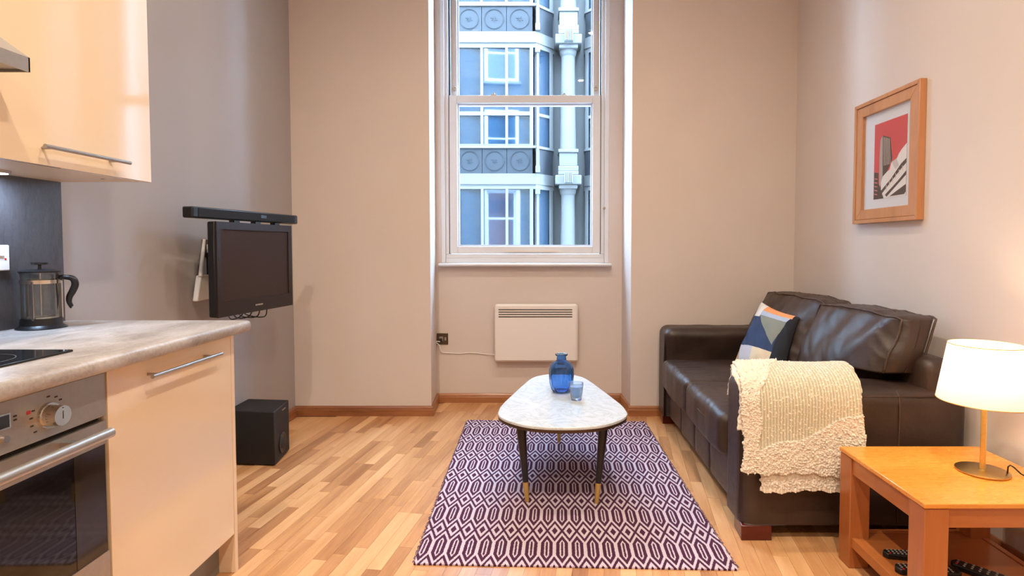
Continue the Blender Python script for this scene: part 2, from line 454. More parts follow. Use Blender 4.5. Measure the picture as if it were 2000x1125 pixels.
wb.prism([(NR0, YB), (XR+.2, YB), (XR+.2, YE), (NR1, YE), (NR1, YN)], -.1, CZ)
wb.box(NL1, NR1, YN, YE, -.1, 1.035); wb.box(NL1, NR1, YN, YE, 3.42, CZ)
wb.box(NL1, -.762, YN, YE, 1.035, 3.42); wb.box(.493, NR1, YN, YE, 1.035, 3.42)
struct(wb.build('wall_back', M['cream_wall']))
# outside face of our own building: brick with sash windows, seen only mirrored in the far glass
we = MB(); we.box(-14, NL1, YE, YE+.02, -9, 12.2); we.box(NR1, 14, YE, YE+.02, -9, 12.2)
we.box(NL1, NR1, YE, YE+.02, -9, 1.0); we.box(NL1, NR1, YE, YE+.02, 3.42, 12.2)
struct(we.build('wall_outside', M['brick']))
OUTM = simple('outer_sash_glass', S(40, 52, 66), .05, spec=.8)
k = 2
for xc in (-5.5, -2.8, -.13, 2.6, 5.3):
    for zc in (-1.2, 2.1, 5.4, 8.7):
        if xc == -.13 and zc == 2.1: continue
        o = MB().box(xc-.66, xc+.66, YE+.02, YE+.05, zc-1.1, zc+1.1).build('window_%d' % k, M['white_gloss']); struct(o)
        q = MB()
        q.box(xc-.54, xc+.54, YE+.05, YE+.06, zc-.98, zc-.03); q.box(xc-.54, xc+.54, YE+.05, YE+.06, zc+.03, zc+.98)
        q.build('pane', OUTM, o); MB().box(xc-.75, xc+.75, YE+.02, YE+.14, zc-1.2, zc-1.1).build('window_sill', M['stone'], o)
        k += 1

# ---- floor planks (strips laid 8 degrees off the room axis)
TH = R(8); dv = Vector((math.sin(TH), math.cos(TH))); nv = Vector((math.cos(TH), -math.sin(TH)))
def clip(poly, f):
    out = []
    for i in range(len(poly)):
        a, b = poly[i], poly[(i+1) % len(poly)]; fa, fb = f(a), f(b)
        if fa >= 0: out.append(a)
        if (fa >= 0) != (fb >= 0): out.append(a+(b-a)*(fa/(fa-fb)))
    return out
RUG = [Vector(p) for p in ((-.482, 2.058), (.716, 2.020), (.686, 3.768), (-.513, 3.800))]
def inside_rug(p, m=.03):
    for i in range(4):
        a, b = RUG[i], RUG[(i+1) % 4]; e = (b-a).normalized()
        if (p-a).dot(Vector((-e.y, e.x))) < m: return False
    return True
rng = random.Random(11); SW = .058; planks = []; n_ = 0
for i in range(-34, 34):
    t = 1.2 + rng.random()*.4
    while t < 4.7:
        L = rng.choice((.28, .36, .44, .52, .60)) * (1.05 if t > 3 else 1)
        g0 = .0004
        P = [nv*(i*SW+g0)+dv*(t+g0), nv*((i+1)*SW-g0)+dv*(t+g0), nv*((i+1)*SW-g0)+dv*(t+L-g0), nv*(i*SW+g0)+dv*(t+L-g0)]
        t += L
        c = sum(P, Vector((0, 0)))/4
        ylim = YN if NL1 < c.x < NR1 else YB
        for f in (lambda p: p.x-XL, lambda p: XR-p.x, lambda p: ylim-p.y, lambda p: p.y-1.75):
            P = clip(P, f) if len(P) > 2 else P
        if len(P) < 3: continue
        if all(inside_rug(p) for p in P): continue
        if max(p.x for p in P) < -1.22 and min(p.y for p in P) < 2.0: continue    # under the kitchen units
        if min(p.x for p in P) > .95 and min(p.y for p in P) > 2.42: continue      # under the sofa
        if c.x > 1.2 and c.y > 2.3: continue
        MB().prism([(p.x, p.y) for p in P], -.004, rng.uniform(-.0002, .0002)).build('plank', M['plank'], fl); n_ += 1
print('planks', n_)

# ---- baseboards: a moulded profile swept along each wall run with mitred ends
PROF = [(0, 0), (.018, 0), (.018, .044), (.0155, .047), (.0155, .050), (.017, .053), (.014, .064), (.009, .070), (0, .070)]
PATH = [(XL, 2.06), (XL, YB), (NL0, YB), (NL1, YN), (NR1, YN), (NR0, YB), (XR, YB), (XR, -2.8)]
NM = ['baseboard_left', 'baseboard_back_left', 'baseboard_niche_left', 'baseboard_niche', 'baseboard_niche_right', 'baseboard_back_right', 'baseboard_right']
def offs(i):
    P = [Vector(p) for p in PATH]
    def nrm(a, b): e = (b-a).normalized(); return Vector((e.y, -e.x))
    if i == 0: return nrm(P[0], P[1])
    if i == len(P)-1: return nrm(P[-2], P[-1])
    a, b = nrm(P[i-1], P[i]), nrm(P[i], P[i+1]); m_ = (a+b).normalized(); return m_/m_.dot(a)
for i, nm in enumerate(NM):
    vs = []
    for j in (i, i+1):
        o = offs(j)
        vs += [(PATH[j][0]+o.x*d, PATH[j][1]+o.y*d, z) for d, z in PROF]
    n = len(PROF); fs = [(a, (a+1) % n, n+(a+1) % n, n+a) for a in range(n)]+[tuple(range(n)), tuple(range(n, 2*n))]
    mb = MB(); mb.add(vs, fs); struct(mb.build(nm, M['baseboard'], smooth=35))

# ---- sash window
W = struct(MB().box(-.765, -.7345, YN-.012, YN+.30, 1.066, 3.42).box(.4655, .497, YN-.012, YN+.30, 1.066, 3.42)
           .box(-.7345, .4655, YN-.012, YN+.30, 3.36, 3.42).build('window_1', M['white_gloss'], loc=(-.14, YN, 1.04), bevel=.003))
wt = M['white_gloss']
def wpart(nm, mb, m=wt, bevel=.003, parent=W): return mb.build(nm, m, parent, bevel=bevel)
wpart('window_sill', MB().box(-.782, .518, YN-.065, YN+.05, 1.038, 1.064), bevel=.012)
wpart('window_stool', MB().box(-.7345, .4655, YN+.008, YN+.30, 1.064, 1.100).box(-.7345, .4655, YN+.018, YN+.30, 1.100, 1.132))
for s in (-1, 1):
    xo = -.7345 if s < 0 else .4655
    x1 = -.709 if s < 0 else .440
    wpart('parting_bead', MB().box(min(xo, x1), max(xo, x1), YN+.012, YN+.30, 1.132, 3.36))
    wpart('dark_gap_strip', MB().box(*(sorted((x1, x1-s*.004))), YN+.025, YN+.1, 1.132, 3.36), M['gap'], 0)
def sash(nm, x0, x1, y0, y1, z0, z1, st, br, tr):
    f = MB().box(x0, x0+st, y0, y1, z0, z1).box(x1-st, x1, y0, y1, z0, z1).box(x0+st, x1-st, y0, y1, z0, z0+br).box(x0+st, x1-st, y0, y1, z1-tr, z1)
    o = f.build(nm, wt, W, bevel=.004)
    ym = (y0+y1)/2
    MB().box(x0+st-.004, x1-st+.004, ym-.002, ym+.002, z0+br-.004, z1-tr+.004).build('pane', M['pane'], o)
    b = .012; q = MB()
    q.box(x0+st, x0+st+b, ym+.004, y1-.002, z0+br, z1-tr).box(x1-st-b, x1-st, ym+.004, y1-.002, z0+br, z1-tr)
    q.box(x0+st+b, x1-st-b, ym+.004, y1-.002, z0+br, z0+br+b).box(x0+st+b, x1-st-b, ym+.004, y1-.002, z1-tr-b, z1-tr)
    q.build('glazing_bead', wt, o)
    return o
lo = sash('lower_sash', -.705, .436, YN+.02, YN+.065, 1.134, 2.325, .060, .055, .058)
up = sash('upper_sash', -.700, .431, YN+.075, YN+.12, 2.262, 3.365, .048, .06, .05)
st = MB().box(-.286, .105, YN+.006, YN+.02, 1.146, 1.160); st.build('sash_lift_strip', M['white_plastic'], lo)
for x in (-.672, .402):
    MB().cyl((x, YN+.066, 2.385), (x, YN+.076, 2.385), .014).cyl((x, YN+.055, 2.40), (x, YN+.076, 2.40), .006).build('sash_stop', M['steel_dark'], up)
for x in (-.37, .16):
    MB().box(x-.02, x+.02, YN+.03, YN+.06, 2.325, 2.334).cyl((x, YN+.045, 2.334), (x, YN+.045, 2.346), .009).build('sash_fastener', M['steel_dark'], lo)
MB().cyl((.462, YN-.02, 1.475), (.462, YN-.012, 1.475), .010).cyl((.462, YN-.035, 1.475), (.462, YN-.02, 1.475), .005).build('cord_hook', M['steel_dark'], W)

# ================================================================ BUILDING ACROSS THE STREET
YF = 13.4
FB = thing('office_building', (0, YF, -4), 'white stone office building with slate-blue roundel panels across the street', 'building')
core = MB(); core.box(-14, 14, YF+.62, YF+1.2, -6, 9.4); core.build('rear_wall', M['stone'], FB)
MULL = [-2.60+.584*i for i in range(5)]      # mullion centres of one bay
def bay(dx, floors):
    for j in floors:
        z = 3.3*j
        wide = dx == 0
        # spandrel band
        def skirt(z0, z1, off, nm, mat):
            q = MB(); y = YF-off
            q.prism([(dx-3.07, YF+.47-off), (dx-2.70, y), (dx-.16, y), (dx+.27, YF+.47-off), (dx+.27, YF+.62), (dx-3.07, YF+.62)], z0, z1)
            return q.build(nm, mat, FB)
        skirt(2.655+z, 2.905+z, .05, 'stone_band', M['stone'])
        skirt(3.505+z, 3.565+z, .03, 'sill_rail', M['far_frame'])
        skirt(5.845+z, 5.955+z, .02, 'head_rail', M['far_frame'])
        # roundel panels
        for i in range(4):
            x0, x1 = MULL[i]+dx+.006, MULL[i+1]+dx-.006
            if i == 3: x1 += .03
            rp = MB().box(x0, x1, YF, YF+.1, 2.91+z, 3.50+z).build('roundel_panel', M['far_panel'], FB)
            cx, cz = (x0+x1)/2, 3.205+z
            rr = MB()
            for ra in (.23, .215):
                n = 32; pts = [(cx+ra*math.cos(2*math.pi*a/n), YF-.003, cz+ra*math.sin(2*math.pi*a/n)) for a in range(n+1)]
                rr.tube(pts, .006, 6)
            for a in range(8):
                t = a*math.pi/4; rr.tube([(cx+.02*math.cos(t), YF-.002, cz+.02*math.sin(t)), (cx+(.06+.03*(a % 2))*math.cos(t+.4), YF-.004, cz+.07*math.sin(t+.4))], .006, 5)
            rr.build('raised_ring', M['far_panel'], rp)
        # angled panels
        for s in (-1, 1):
            xa, xb = ((dx-.19, dx+.25) if s > 0 else (dx-2.67, dx-3.05))
            def quad(t0, t1, z0, z1, o0, nm, mat, th=.05):
                ax = xa+(xb-xa)*t0; bx_ = xa+(xb-xa)*t1; ay = YF+.44*t0-o0; by = YF+.44*t1-o0
                return MB().prism([(ax, ay), (bx_, by), (bx_, by+th), (ax, ay+th)], z0, z1).build(nm, mat, FB)
            quad(.02, .98, 2.91+z, 3.50+z, 0, 'angled_panel', M['far_panel'])
            quad(.0, .14, 3.56+z, 5.85+z, .03, 'window_jamb', M['far_frame'])
            quad(.80, 1., 3.56+z, 5.85+z, .03, 'window_jamb', M['far_frame'])
            quad(.14, .80, 4.27+z, 4.34+z, .02, 'transom', M['far_frame'])
            quad(.14, .80, 3.56+z, 4.27+z, -.02, 'pane', M['far_glass'], .02)
            quad(.14, .80, 4.34+z, 5.85+z, -.02, 'pane', M['far_glass'], .02)
        # rope pilasters
        for x in (dx-.115, dx-2.745):
            q = MB(); q.tube([(x, YF-.03, 3.4+z), (x, YF-.03, 5.72+z)], .032, 8)
            for a in range(30): q.cyl((x-.034, YF-.035, 3.45+z+a*.076), (x+.034, YF-.035, 3.48+z+a*.076), .016, n=6)
            q.box(x-.055, x+.055, YF-.09, YF+.03, 5.72+z, 5.86+z).box(x-.055, x+.055, YF-.09, YF+.03, 2.93+z, 3.08+z).box(x-.04, x+.04, YF-.07, YF+.03, 3.08+z, 3.44+z)
            q.build('rope_pilaster', M['stone'], FB)
        # mullions, transom and panes
        for i, x in enumerate(MULL):
            x += dx; hw = .04 if i in (0, 4) else .03
            MB().box(x-hw, x+hw, YF-.03, YF+.05, 3.56+z, 5.85+z).build('mullion', M['far_frame'], FB)
        MB().box(MULL[0]+dx, MULL[4]+dx, YF-.02, YF+.05, 4.27+z, 4.335+z).build('transom', M['far_frame'], FB)
        for i in range(4):
            x0, x1 = MULL[i]+dx+.03, MULL[i+1]+dx-.03; sk = .022
            for z0, z1 in ((3.575, 4.27), (4.335, 5.84)):
                MB().prism([(x0, YF+.03-sk), (x1, YF+.03+sk), (x1, YF+.05+sk), (x0, YF+.05-sk)], z0+z, z1+z).build('pane', M['far_glass'], FB)
                hz = MB().box(x0, x1, YF-.0, YF+.012, z0+z, z0+z+.03); hz.build('pane_bead', M['far_frame'], FB)
def column(dx, floors):
    cx = dx+.61
    for j in floors:
        z = 3.3*j
        q = MB(); q.lathe([(.20, 3.50), (.20, 3.56), (.195, 3.6), (.165, 5.5), (.165, 5.72), (.19, 5.76), (.20, 5.82), (.20, 5.86)], (cx, YF+.30, z), 32)
        q.build('column_shaft', M['stone'], FB, smooth=30)
        q = MB(); q.box(cx-.24, cx+.24, YF+.06, YF+.62, 2.98+z, 3.10+z); q.box(cx-.215, cx+.215, YF+.09, YF+.62, 3.10+z, 3.42+z); q.box(cx-.24, cx+.24, YF+.06, YF+.62, 3.42+z, 3.50+z)
        q.build('column_pedestal', M['stone'], FB, bevel=.012)
        q = MB(); q.box(cx-.31, cx+.31, YF+.02, YF+.62, 2.66+z, 2.88+z); q.box(cx-.24, cx+.24, YF+.04, YF+.62, 2.88+z, 2.98+z); q.box(cx-.22, cx+.22, YF+.06, YF+.62, 2.56+z, 2.66+z)
        q.build('column_capital', M['stone'], FB, bevel=.02)
        q = MB(); q.box(cx-.10, cx+.10, YF-.06, YF+.04, 2.68+z, 2.92+z)
        for a in range(5): q.cyl((cx-.08+.04*a, YF-.07, 2.70+z), (cx-.08+.04*a, YF-.07, 2.93+z), .017, n=8)
        q.build('console_bracket', M['stone'], FB)
bay(0, (-1, 0, 1)); bay(4.08, (-1, 0, 1)); bay(-4.08, (-1, 0, 1))
column(0, (-1, 0, 1)); column(-4.08, (-1, 0, 1)); column(4.08, (-1, 0, 1))
struct(box('street', (-20, 20, YE, YF+2, -9.2, -9), M['street']))

# ================================================================ SOFA
SF = thing('sofa', (1.25, 3.06, 0), 'dark brown leather two-seat sofa against the right wall', 'sofa')
le = M['leather']
def wr(P, a=.004, s=9, k=(1, 1, 1)):
    return noise.noise(Vector((P.x*s*k[0], P.y*s*k[1], P.z*s*k[2])))*a
def seat(y0, y1):
    c = (1.148, (y0+y1)/2, .350); d = (.72, y1-y0+.006, .19)
    def fn(P):
        u = (P.y-c[1])/(d[1]/2); w_ = (P.x-c[0])/(d[0]/2); q = P.copy()
        if P.z > .37:
            q.z += .020*(1-u*u)*(1-max(0, -w_)**3*.6)
            # radial gathers near the front edge
            if w_ < -.35: q.z += .0028*math.sin(P.y*170+math.sin(P.y*37)*2)*min(1, (-w_-.35)*3)*(1-abs(u)**3)
            q.z += wr(P, .006, 7)
        if w_ < -.8: q.x += -.018*(1-u*u)+wr(P, .006, 12, (1, 1, .3))
        return q
    o = softbox(c, d, .042, 44, fn).build('seat_cushion', le, SF, smooth=True, weld=True)
    ys = [y0+.02+(y1-y0-.04)*t/24 for t in range(25)]
    pts = [(1.148-.355-.018*(1-((y-c[1])/(d[1]/2))**2), y, .378) for y in ys]
    pts = [(1.20, y0+.012, .395)]+[(.95, y0+.012, .39), (.86, y0+.014, .382)]+pts+[(.86, y1-.014, .382), (.95, y1-.012, .39)]
    MB().tube(pts, .0045, 8).build('piping', M['leather_seam'], o, smooth=True)
seat(2.46, 3.075); seat(3.08, 3.69)
# front rail panels and underframe
ys = [2.45, 2.78, 3.06, 3.36, 3.70]
for a, b in zip(ys, ys[1:]):
    softbox((.878, (a+b)/2, .165), (.09, b-a-.003, .20), .012, 8, lambda P: P+Vector((wr(P, .004, 10), 0, 0))).build('front_panel', le, SF, smooth=True, weld=True)
MB().tube([(.832, y, .258) for y in (2.46, 3.0, 3.69)], .004, 8).build('piping', M['leather_seam'], SF, smooth=True)
box('underframe', (.90, 1.66, 2.30, 3.86, .06, .27), M['black_matte'], SF)
# arms
def arm(yc, w_, inner):
    def fn(P):
        q = P.copy(); f = (P.x-.80)/.9
        if P.z > .45: q.z += wr(P, .004, 8)-(.040*max(0, min(1, (P.x-.9)/.6))*min(1, (P.z-.45)/.12) if inner > 0 else 0)
        q.y += wr(P, .003, 6)
        q.z = max(q.z, .062)
        if inner < 0 and P.y < 3.70 and P.z < .60: q.y += .03*min(1, (.60-P.z)/.14)
        return q
    return softbox((1.262, yc, .317), (.92, w_, .67), .058, 40, fn).build('arm', le, SF, smooth=True, weld=True)
arm(2.347, .222, 1)
arm(3.782, .236, -1)
MB().tube([(1.431, 2.2345, z) for z in (.07, .3, .55)]+[(1.431, 2.240, .585), (1.431, 2.258, .604), (1.431, 2.29, .6145), (1.431, 2.36, .616)], .0028, 6).build('side_seam', M['leather_seam'], SF, smooth=True)
MB().tube([(x, 2.2385, .587) for x in (.87, 1.2, 1.66)], .0028, 6).build('top_seam', M['leather_seam'], SF, smooth=True)
MB().tube([(.80, 2.262, z) for z in (.10, .3, .5)]+[(.808, 2.27, .57), (.83, 2.29, .61)], .0028, 6).build('front_seam', M['leather_seam'], SF, smooth=True)
# back
softbox((1.612, 3.06, .39), (.13, 1.60, .69), .05, 24, lambda P: P+Vector((wr(P, .004, 6), 0, 0))).build('back_frame', le, SF, smooth=True, weld=True)
def backcush(y0, y1, xt, xb, ov0, seed):
    # y0 near end, y1 far end; xt top front line, xb bottom front line
    def sst(a, b, x): t = max(0, min(1, (x-a)/(b-a))); return t*t*(3-2*t)
    c = (0, (y0+y1)/2, 0); hy = (y1-y0)/2
    def fn(P):
        # local box: x -.08..08, z 0..1
        u = (P.y-c[1])/hy; z = P.z
        ztop = .885+.012*(1-u*u)-.004*u; 
        zb = .45+.20*(1-sst(y0+.10, y0+.20, P.y) if ov0 else sst(y1-.22, y1-.12, P.y))
        zz = zb+(ztop-zb)*(z+.5)
        f = (zz-.45)/(.885-.45)
        xf = xb+(xt-xb)*f+(.05*u*(-1) if ov0 else 0)*0
        th = .17-.015*f
        bulge = .095*(1-u**4)*math.sin(math.pi*min(1, max(0, .12+f*.80)))**1.0
        front = xf-bulge*(1 if P.x < 0 else 0)*min(1, abs(P.x)/.04)
        x = front+(P.x+.08)/.16*(th+(bulge if P.x < 0 else 0))
        x += noise.noise(Vector((P.y*5+seed, zz*4, 1)))*.020*(1-u**6)
        x += (noise.noise(Vector((P.y*11+zz*3+seed, zz*6, 3)))*.010+abs(noise.noise(Vector((P.y*17-zz*14+seed, zz*7, 8))))*.010)*(P.x < 0)
        # gathered folds running out of the inner top corner
        e = (P.y-y0)/(y1-y0); ee = (1-e) if ov0 else e
        x += .0035*math.sin(30*(zz+ee*.55)+5*noise.noise(Vector((P.y*6, zz*6, seed))))*max(0, 1-ee*2.2)*(P.x < 0)
        zz += .006*noise.noise(Vector((P.y*22+seed, 7, 0)))*(z > .3)
        yy = P.y+(.020 if u > 0 else -.020)*abs(u)**10*math.sin(math.pi*max(0, min(1, z+.5)))*max(0, 1-(P.x/.08)**2)
        zz += .010*noise.noise(Vector((P.y*7+seed, x*6, 2)))*(z > .2)
        return Vector((x, yy, zz))
    mb = softbox((0, c[1], 0), (.16, y1-y0, 1.0), .045, 60, fn)
    o = mb.build('back_cushion', le, SF, smooth=True, weld=True)
    def edge(px):
        pts = []
        def q(y, z): return fn(Vector((px, y, z)))
        e0, e1 = y0+.006, y1-.006
        for t in range(12): pts.append(q(e0, -.47+t*.94/11))
        for t in range(1, 33): pts.append(q(e0+(e1-e0)*t/32, .488))
        for t in range(1, 12): pts.append(q(e1, .47-t*.94/11))
        return pts
    for px in (-.074, .074):
        MB().tube(edge(px), .0048, 8).build('piping', M['leather_seam'], o, smooth=True)
backcush(2.345, 3.045, 1.50, 1.36, True, 3.1)
backcush(3.06, 3.83, 1.535, 1.33, False, 9.4)
for x, y, m in ((.865, 2.30, 1), (.865, 3.80, 1), (1.62, 2.30, 1), (1.62, 3.80, 1)):
    MB().prism([(x-.062, y-.066), (x+.062, y-.066), (x+.052, y+.05), (x-.052, y+.05)], 0, .062).build('foot', M['foot_red'], SF, bevel=.004)

# ---- throw pillow
def pillow():
    BL, TL, TR, BR = Vector((1.17, 3.44, .462)), Vector((1.385, 3.56, .838)), Vector((1.435, 3.135, .795)), Vector((1.30, 3.03, .452))
    nrm = (BR-BL).cross(TL-BL).normalized()
    if nrm.x > 0: nrm = -nrm
    n = 60; vs = []; uvs = []
    def pt(u, v, sg):
        # edges pulled in between the corners
        uu = u+.035*math.sin(math.pi*v)*(1-2*u)*abs(1-2*u); vv = v+.035*math.sin(math.pi*u)*(1-2*v)*abs(1-2*v)
        P = (BL*(1-uu)+BR*uu)*(1-vv)+(TL*(1-uu)+TR*uu)*vv
        t = (max(0, 1-abs(2*u-1)**2.4)*max(0, 1-abs(2*v-1)**2.4))**.55
        w_ = noise.noise(Vector((u*5, v*5, 2)))*.010+noise.noise(Vector((u*14+v*6, v*6, 5)))*.004
        return P+nrm*sg*(t*.062+w_*min(1, t*2))
    mb = MB(); mb.grid(lambda u, v: pt(u, v, 1), n, n, 0); mb.grid(lambda u, v: pt(u, v, -1), n, n, 1)
    o = mb.build('throw_pillow', [M['pillow'], M['navy_back']], smooth=True)
    me = o.data; ul = me.uv_layers.new(name='UVMap')
    for lp in me.loops:
        i = lp.vertex_index % (n*n); ul.data[lp.index].uv = ((i % n)/(n-1), (i//n)/(n-1))
    tag(o, 'patchwork throw pillow in navy, white, sage and orange on the sofa seat', 'pillow')
pillow()

# ---- blanket over the near arm
def blanket():
    prof = [(2.487, .53), (2.480, .60), (2.455, .655), (2.41, .683), (2.345, .692), (2.28, .682), (2.225, .648), (2.200, .59), (2.194, .50), (2.190, .40), (2.188, .30), (2.186, .225)]
    L = [0]
    for a, b in zip(prof, prof[1:]): L.append(L[-1]+math.dist(a, b))
    def at(s):
        s = max(0, min(1, s))*L[-1]
        for i in range(len(L)-1):
            if s <= L[i+1] or i == len(L)-2:
                t = (s-L[i])/(L[i+1]-L[i]); p0 = prof[max(0, i-1)]; p1 = prof[i]; p2 = prof[i+1]; p3 = prof[min(len(prof)-1, i+2)]
                f = lambda k: .5*((2*p1[k])+(-p0[k]+p2[k])*t+(2*p0[k]-5*p1[k]+4*p2[k]-p3[k])*t*t+(-p0[k]+3*p1[k]-3*p2[k]+p3[k])*t**3)
                return f(0), f(1)
    cream, sage, sage2 = S(252, 243, 228), S(184, 182, 160), S(218, 212, 190)
    def layer(mb, cols, x0, x1, s0, s1, off, nu, nv, seed, allcream=False):
        def fn(u, v):
            s = s0+(s1(u)-s0)*v; over = max(0, s-.985)*L[-1]; s = min(s, .985); y, z = at(s); y2, z2 = at(s+.01); y1_, z1_ = at(max(0, s-.01)); z -= over
            tx, tz = y2-y1_, z2-z1_; l = math.hypot(tx, tz); ny, nz = tz/l, -tx/l    # outward
            if ny > 0 and s > .5: ny, nz = -ny, -nz
            if nz < 0 and s < .5 and s > .2: ny, nz = -ny, -nz
            if s <= .2: ny, nz = (abs(ny), nz if nz > 0 else -nz)
            x = x0+(x1-x0)*u
            x += .05*max(0, min(1, (y-2.27)/.16))+.006*math.sin(s*17+seed)+.004*noise.noise(Vector((s*40, u*3, seed)))
            # pattern regions: (u across, q down the outside)
            q = (z-.22)/.47 if y < 2.345 else 1.05+(y-2.345)*.9     # 0 at hem, 1 at crest
            wob = .04*noise.noise(Vector((x*9, q*5, 4)))
            uu = (x-.79)/.47
            green = (uu > .14+wob) and (q > .30+.36*uu+.03*math.sin(uu*9)+wob) and not (q > .84+(uu-.13)*.84+wob)
            if allcream: green = False
            rib = math.cos(2*math.pi*x/.0125)
            P = Vector((x, y*1.0, z))
            if green:
                bob = max(0, noise.noise(Vector((x*150, s*130, seed)))-.25)
                d = .0016*rib+.006*bob; c = sage if rib < .1 else sage2
                if bob > .12: c = cream
            else:
                k1 = noise.noise(Vector((x*110, s*110, seed))); k2 = noise.noise(Vector((x*210, s*200, seed+4)))
                d = .003+.012*abs(k1)+.004*k2; t = .5+k1*.5
                c = tuple(cream[i]*(.70+.34*t) for i in range(3))+(1,)
            d += .006*noise.noise(Vector((x*5, s*6, seed)))
            d += off
            if u < .02 or u > .98: d -= .006
            cols.append(c)
            return (x, y+ny*d, z+nz*d)
        mb.grid(fn, nu, nv)
    mb = MB(); cols = []
    hem = lambda u: .90+.025*u+.006*math.sin(u*9)+.004*math.sin(u*40)
    layer(mb, cols, .785, 1.262, .04, hem, .010, 230, 330, 1.0)
    layer(mb, cols, .775, 1.255, .0, lambda u: .70, -.004, 60, 110, 5.0, True)
    layer(mb, cols, .868, 1.23, .45, lambda u: .998+.006*math.sin(u*9)+.004*math.sin(u*37), -.003, 150, 170, 8.0)
    o = mb.build('throw_blanket', M['blanket'], smooth=True, solid=.008)
    ca = o.data.color_attributes.new('yarn', 'FLOAT_COLOR', 'POINT')
    ca.data.foreach_set('color', [x for c in cols for x in c])
    tag(o, 'cream and sage boucle throw blanket draped over the near sofa arm', 'blanket')
blanket()

# ================================================================ RUG
def rug():
    mb = MB(); n = 40
    c = [Vector((p.x, p.y, 0)) for p in RUG]
    def P(u, v): return (c[0]*(1-u)+c[1]*u)*(1-v)+(c[3]*(1-u)+c[2]*u)*v
    def top(u, v):
        p = P(u, v); p.z = .0065+.0012*noise.noise(Vector((u*8, v*12, 0)))
        if u in (0, 1): p.x += .003*math.sin(v*160)
        return p
    nu, nv = 30, 60
    mb.grid(top, nu, nv)
    o = len(mb.v)
    mb.grid(lambda u, v: (lambda p: Vector((p.x, p.y, .0008)))(P(u, v)), 2, 2)
    ring = [j*nu for j in range(nv)][::-1]+[i for i in range(nu)]+[j*nu+nu-1 for j in range(nv)]+[(nv-1)*nu+i for i in range(nu)][::-1]
    b = len(mb.v)
    for i in ring:
        p = mb.v[i]; mb.v.append((p[0], p[1], .0008))
    for k in range(len(ring)-1): mb.f.append((ring[k], ring[k+1], b+k+1, b+k)); mb.mi.append(0)
    ob = mb.build('rug', M['rug'], smooth=30, loc=(.1, 2.9, 0))
    me = ob.data; ul = me.uv_layers.new(name='UVMap')
    ex = (c[1]-c[0]).normalized(); ey = Vector((-ex.y, ex.x, 0))
    for lp in me.loops:
        p = me.vertices[lp.vertex_index].co+ob.location-c[0]
        ul.data[lp.index].uv = (p.dot(ex)-.01, p.dot(ey))
    tag(ob, 'flatweave rug with plum and pale geometric hexagon pattern under the coffee table', 'rug')
    fr = MB(); rg = random.Random(3)
    for side in (0, 1):
        v = 0.01
        while v < .99:
            p = P(side, v); s = -1 if side == 0 else 1; L = rg.uniform(.003, .012)
            fr.tube([(p.x-s*.003, p.y, .004), (p.x+s*L*.6, p.y+rg.uniform(-.004, .004), .005), (p.x+s*L, p.y+rg.uniform(-.008, .008), .002)], .0013, 4)
            v += rg.uniform(.002, .006)
    f = fr.build('side_yarn', M['rug_fringe'], ob); f['kind'] = 'stuff'
rug()

# ================================================================ COFFEE TABLE
CT = thing('coffee_table', (.094, 2.9, .0065), 'three-legged coffee table with a rounded triangular white marble top', 'table')
half = [(0, 2.420), (.10, 2.430), (.185, 2.465), (.262, 2.535), (.302, 2.61), (.306, 2.68), (.296, 2.78), (.252, 2.98), (.19, 3.24), (.15, 3.36), (.095, 3.425), (.04, 3.447), (0, 3.452)]
def catm(P, n=6, closed=True):
    out = []
    for i in range(len(P)):
        p0, p1, p2, p3 = (Vector(P[(i+k-1) % len(P)]) for k in range(4))
        for a in range(n):
            t = a/n; out.append(.5*((2*p1)+(-p0+p2)*t+(2*p0-5*p1+4*p2-p3)*t*t+(-p0+3*p1-3*p2+p3)*t**3))
    return out
outl = catm([(.094+x, y) for x, y in half]+[(.094-x, y) for x, y in half[-2:0:-1]])
MB().prism([tuple(p) for p in outl], .3885, .402).build('table_top', M['marble'], CT, bevel=.003)
ctr = Vector((.094, 2.93))
MB().prism([tuple(ctr+(p-ctr)*.992) for p in outl], .374, .3885).build('table_rim', M['marble_edge'], CT, bevel=.002)
for (bx, by), (tx, ty) in (((-.072, 2.57), (-.103, 2.60)), ((.248, 2.552), (.285, 2.60)), ((.099, 3.372), (.094, 3.33))):
    fz = .0075
    e = Vector((tx-bx, ty-by, .374-fz)); b0 = Vector((bx, by, fz)); m_ = b0+e*(.088/e.z)
    lg = MB().cyl(m_, b0+e, .0135, .024, 28).build('leg', M['leg_black'], CT, smooth=50)
    lab(MB().cyl(b0, m_+e*.003, .0095, .0138, 28).build('ferrule', M['brass'], lg, smooth=50), 'brass leg tip')

# vase, cup
zt = .4022
def flute(r, z, t): return r*(1+.075*(abs(math.cos(t*6))-.5)*max(0, min(1, (z-.01)/.02))*max(0, min(1, (.172-z)/.03))) if r > .03 else r
vase_p = [(.001, .008), (.036, .006), (.046, .009), (.055, .022), (.0625, .055), (.0655, .095), (.065, .130), (.060, .152), (.048, .167), (.034, .175), (.0265, .181), (.0255, .200), (.032, .206), (.0345, .209), (.0345, .213), (.030, .213), (.0230, .204), (.0235, .180), (.034, .170), (.046, .161), (.056, .147), (.061, .129), (.0615, .095), (.0585, .056), (.050, .026), (.038, .017), (.001, .017)]
vz = MB().lathe(vase_p, (.101, 3.02, zt-.006), 108, fn=flute).build('vase', M['blue_glass'], smooth=True, weld=True)
tag(vz, 'tall fluted cobalt blue glass vase on the marble coffee table', 'vase')
cup_p = [(.001, 0), (.024, 0), (.027, .004), (.030, .02), (.034, .05), (.037, .086), (.0365, .09), (.034, .09), (.0315, .05), (.027, .024), (.020, .014), (.001, .012)]
cp = thing('candle_glass', (.172, 2.86, zt), 'small pale blue glass candle holder in front of the blue vase', 'candle holder')
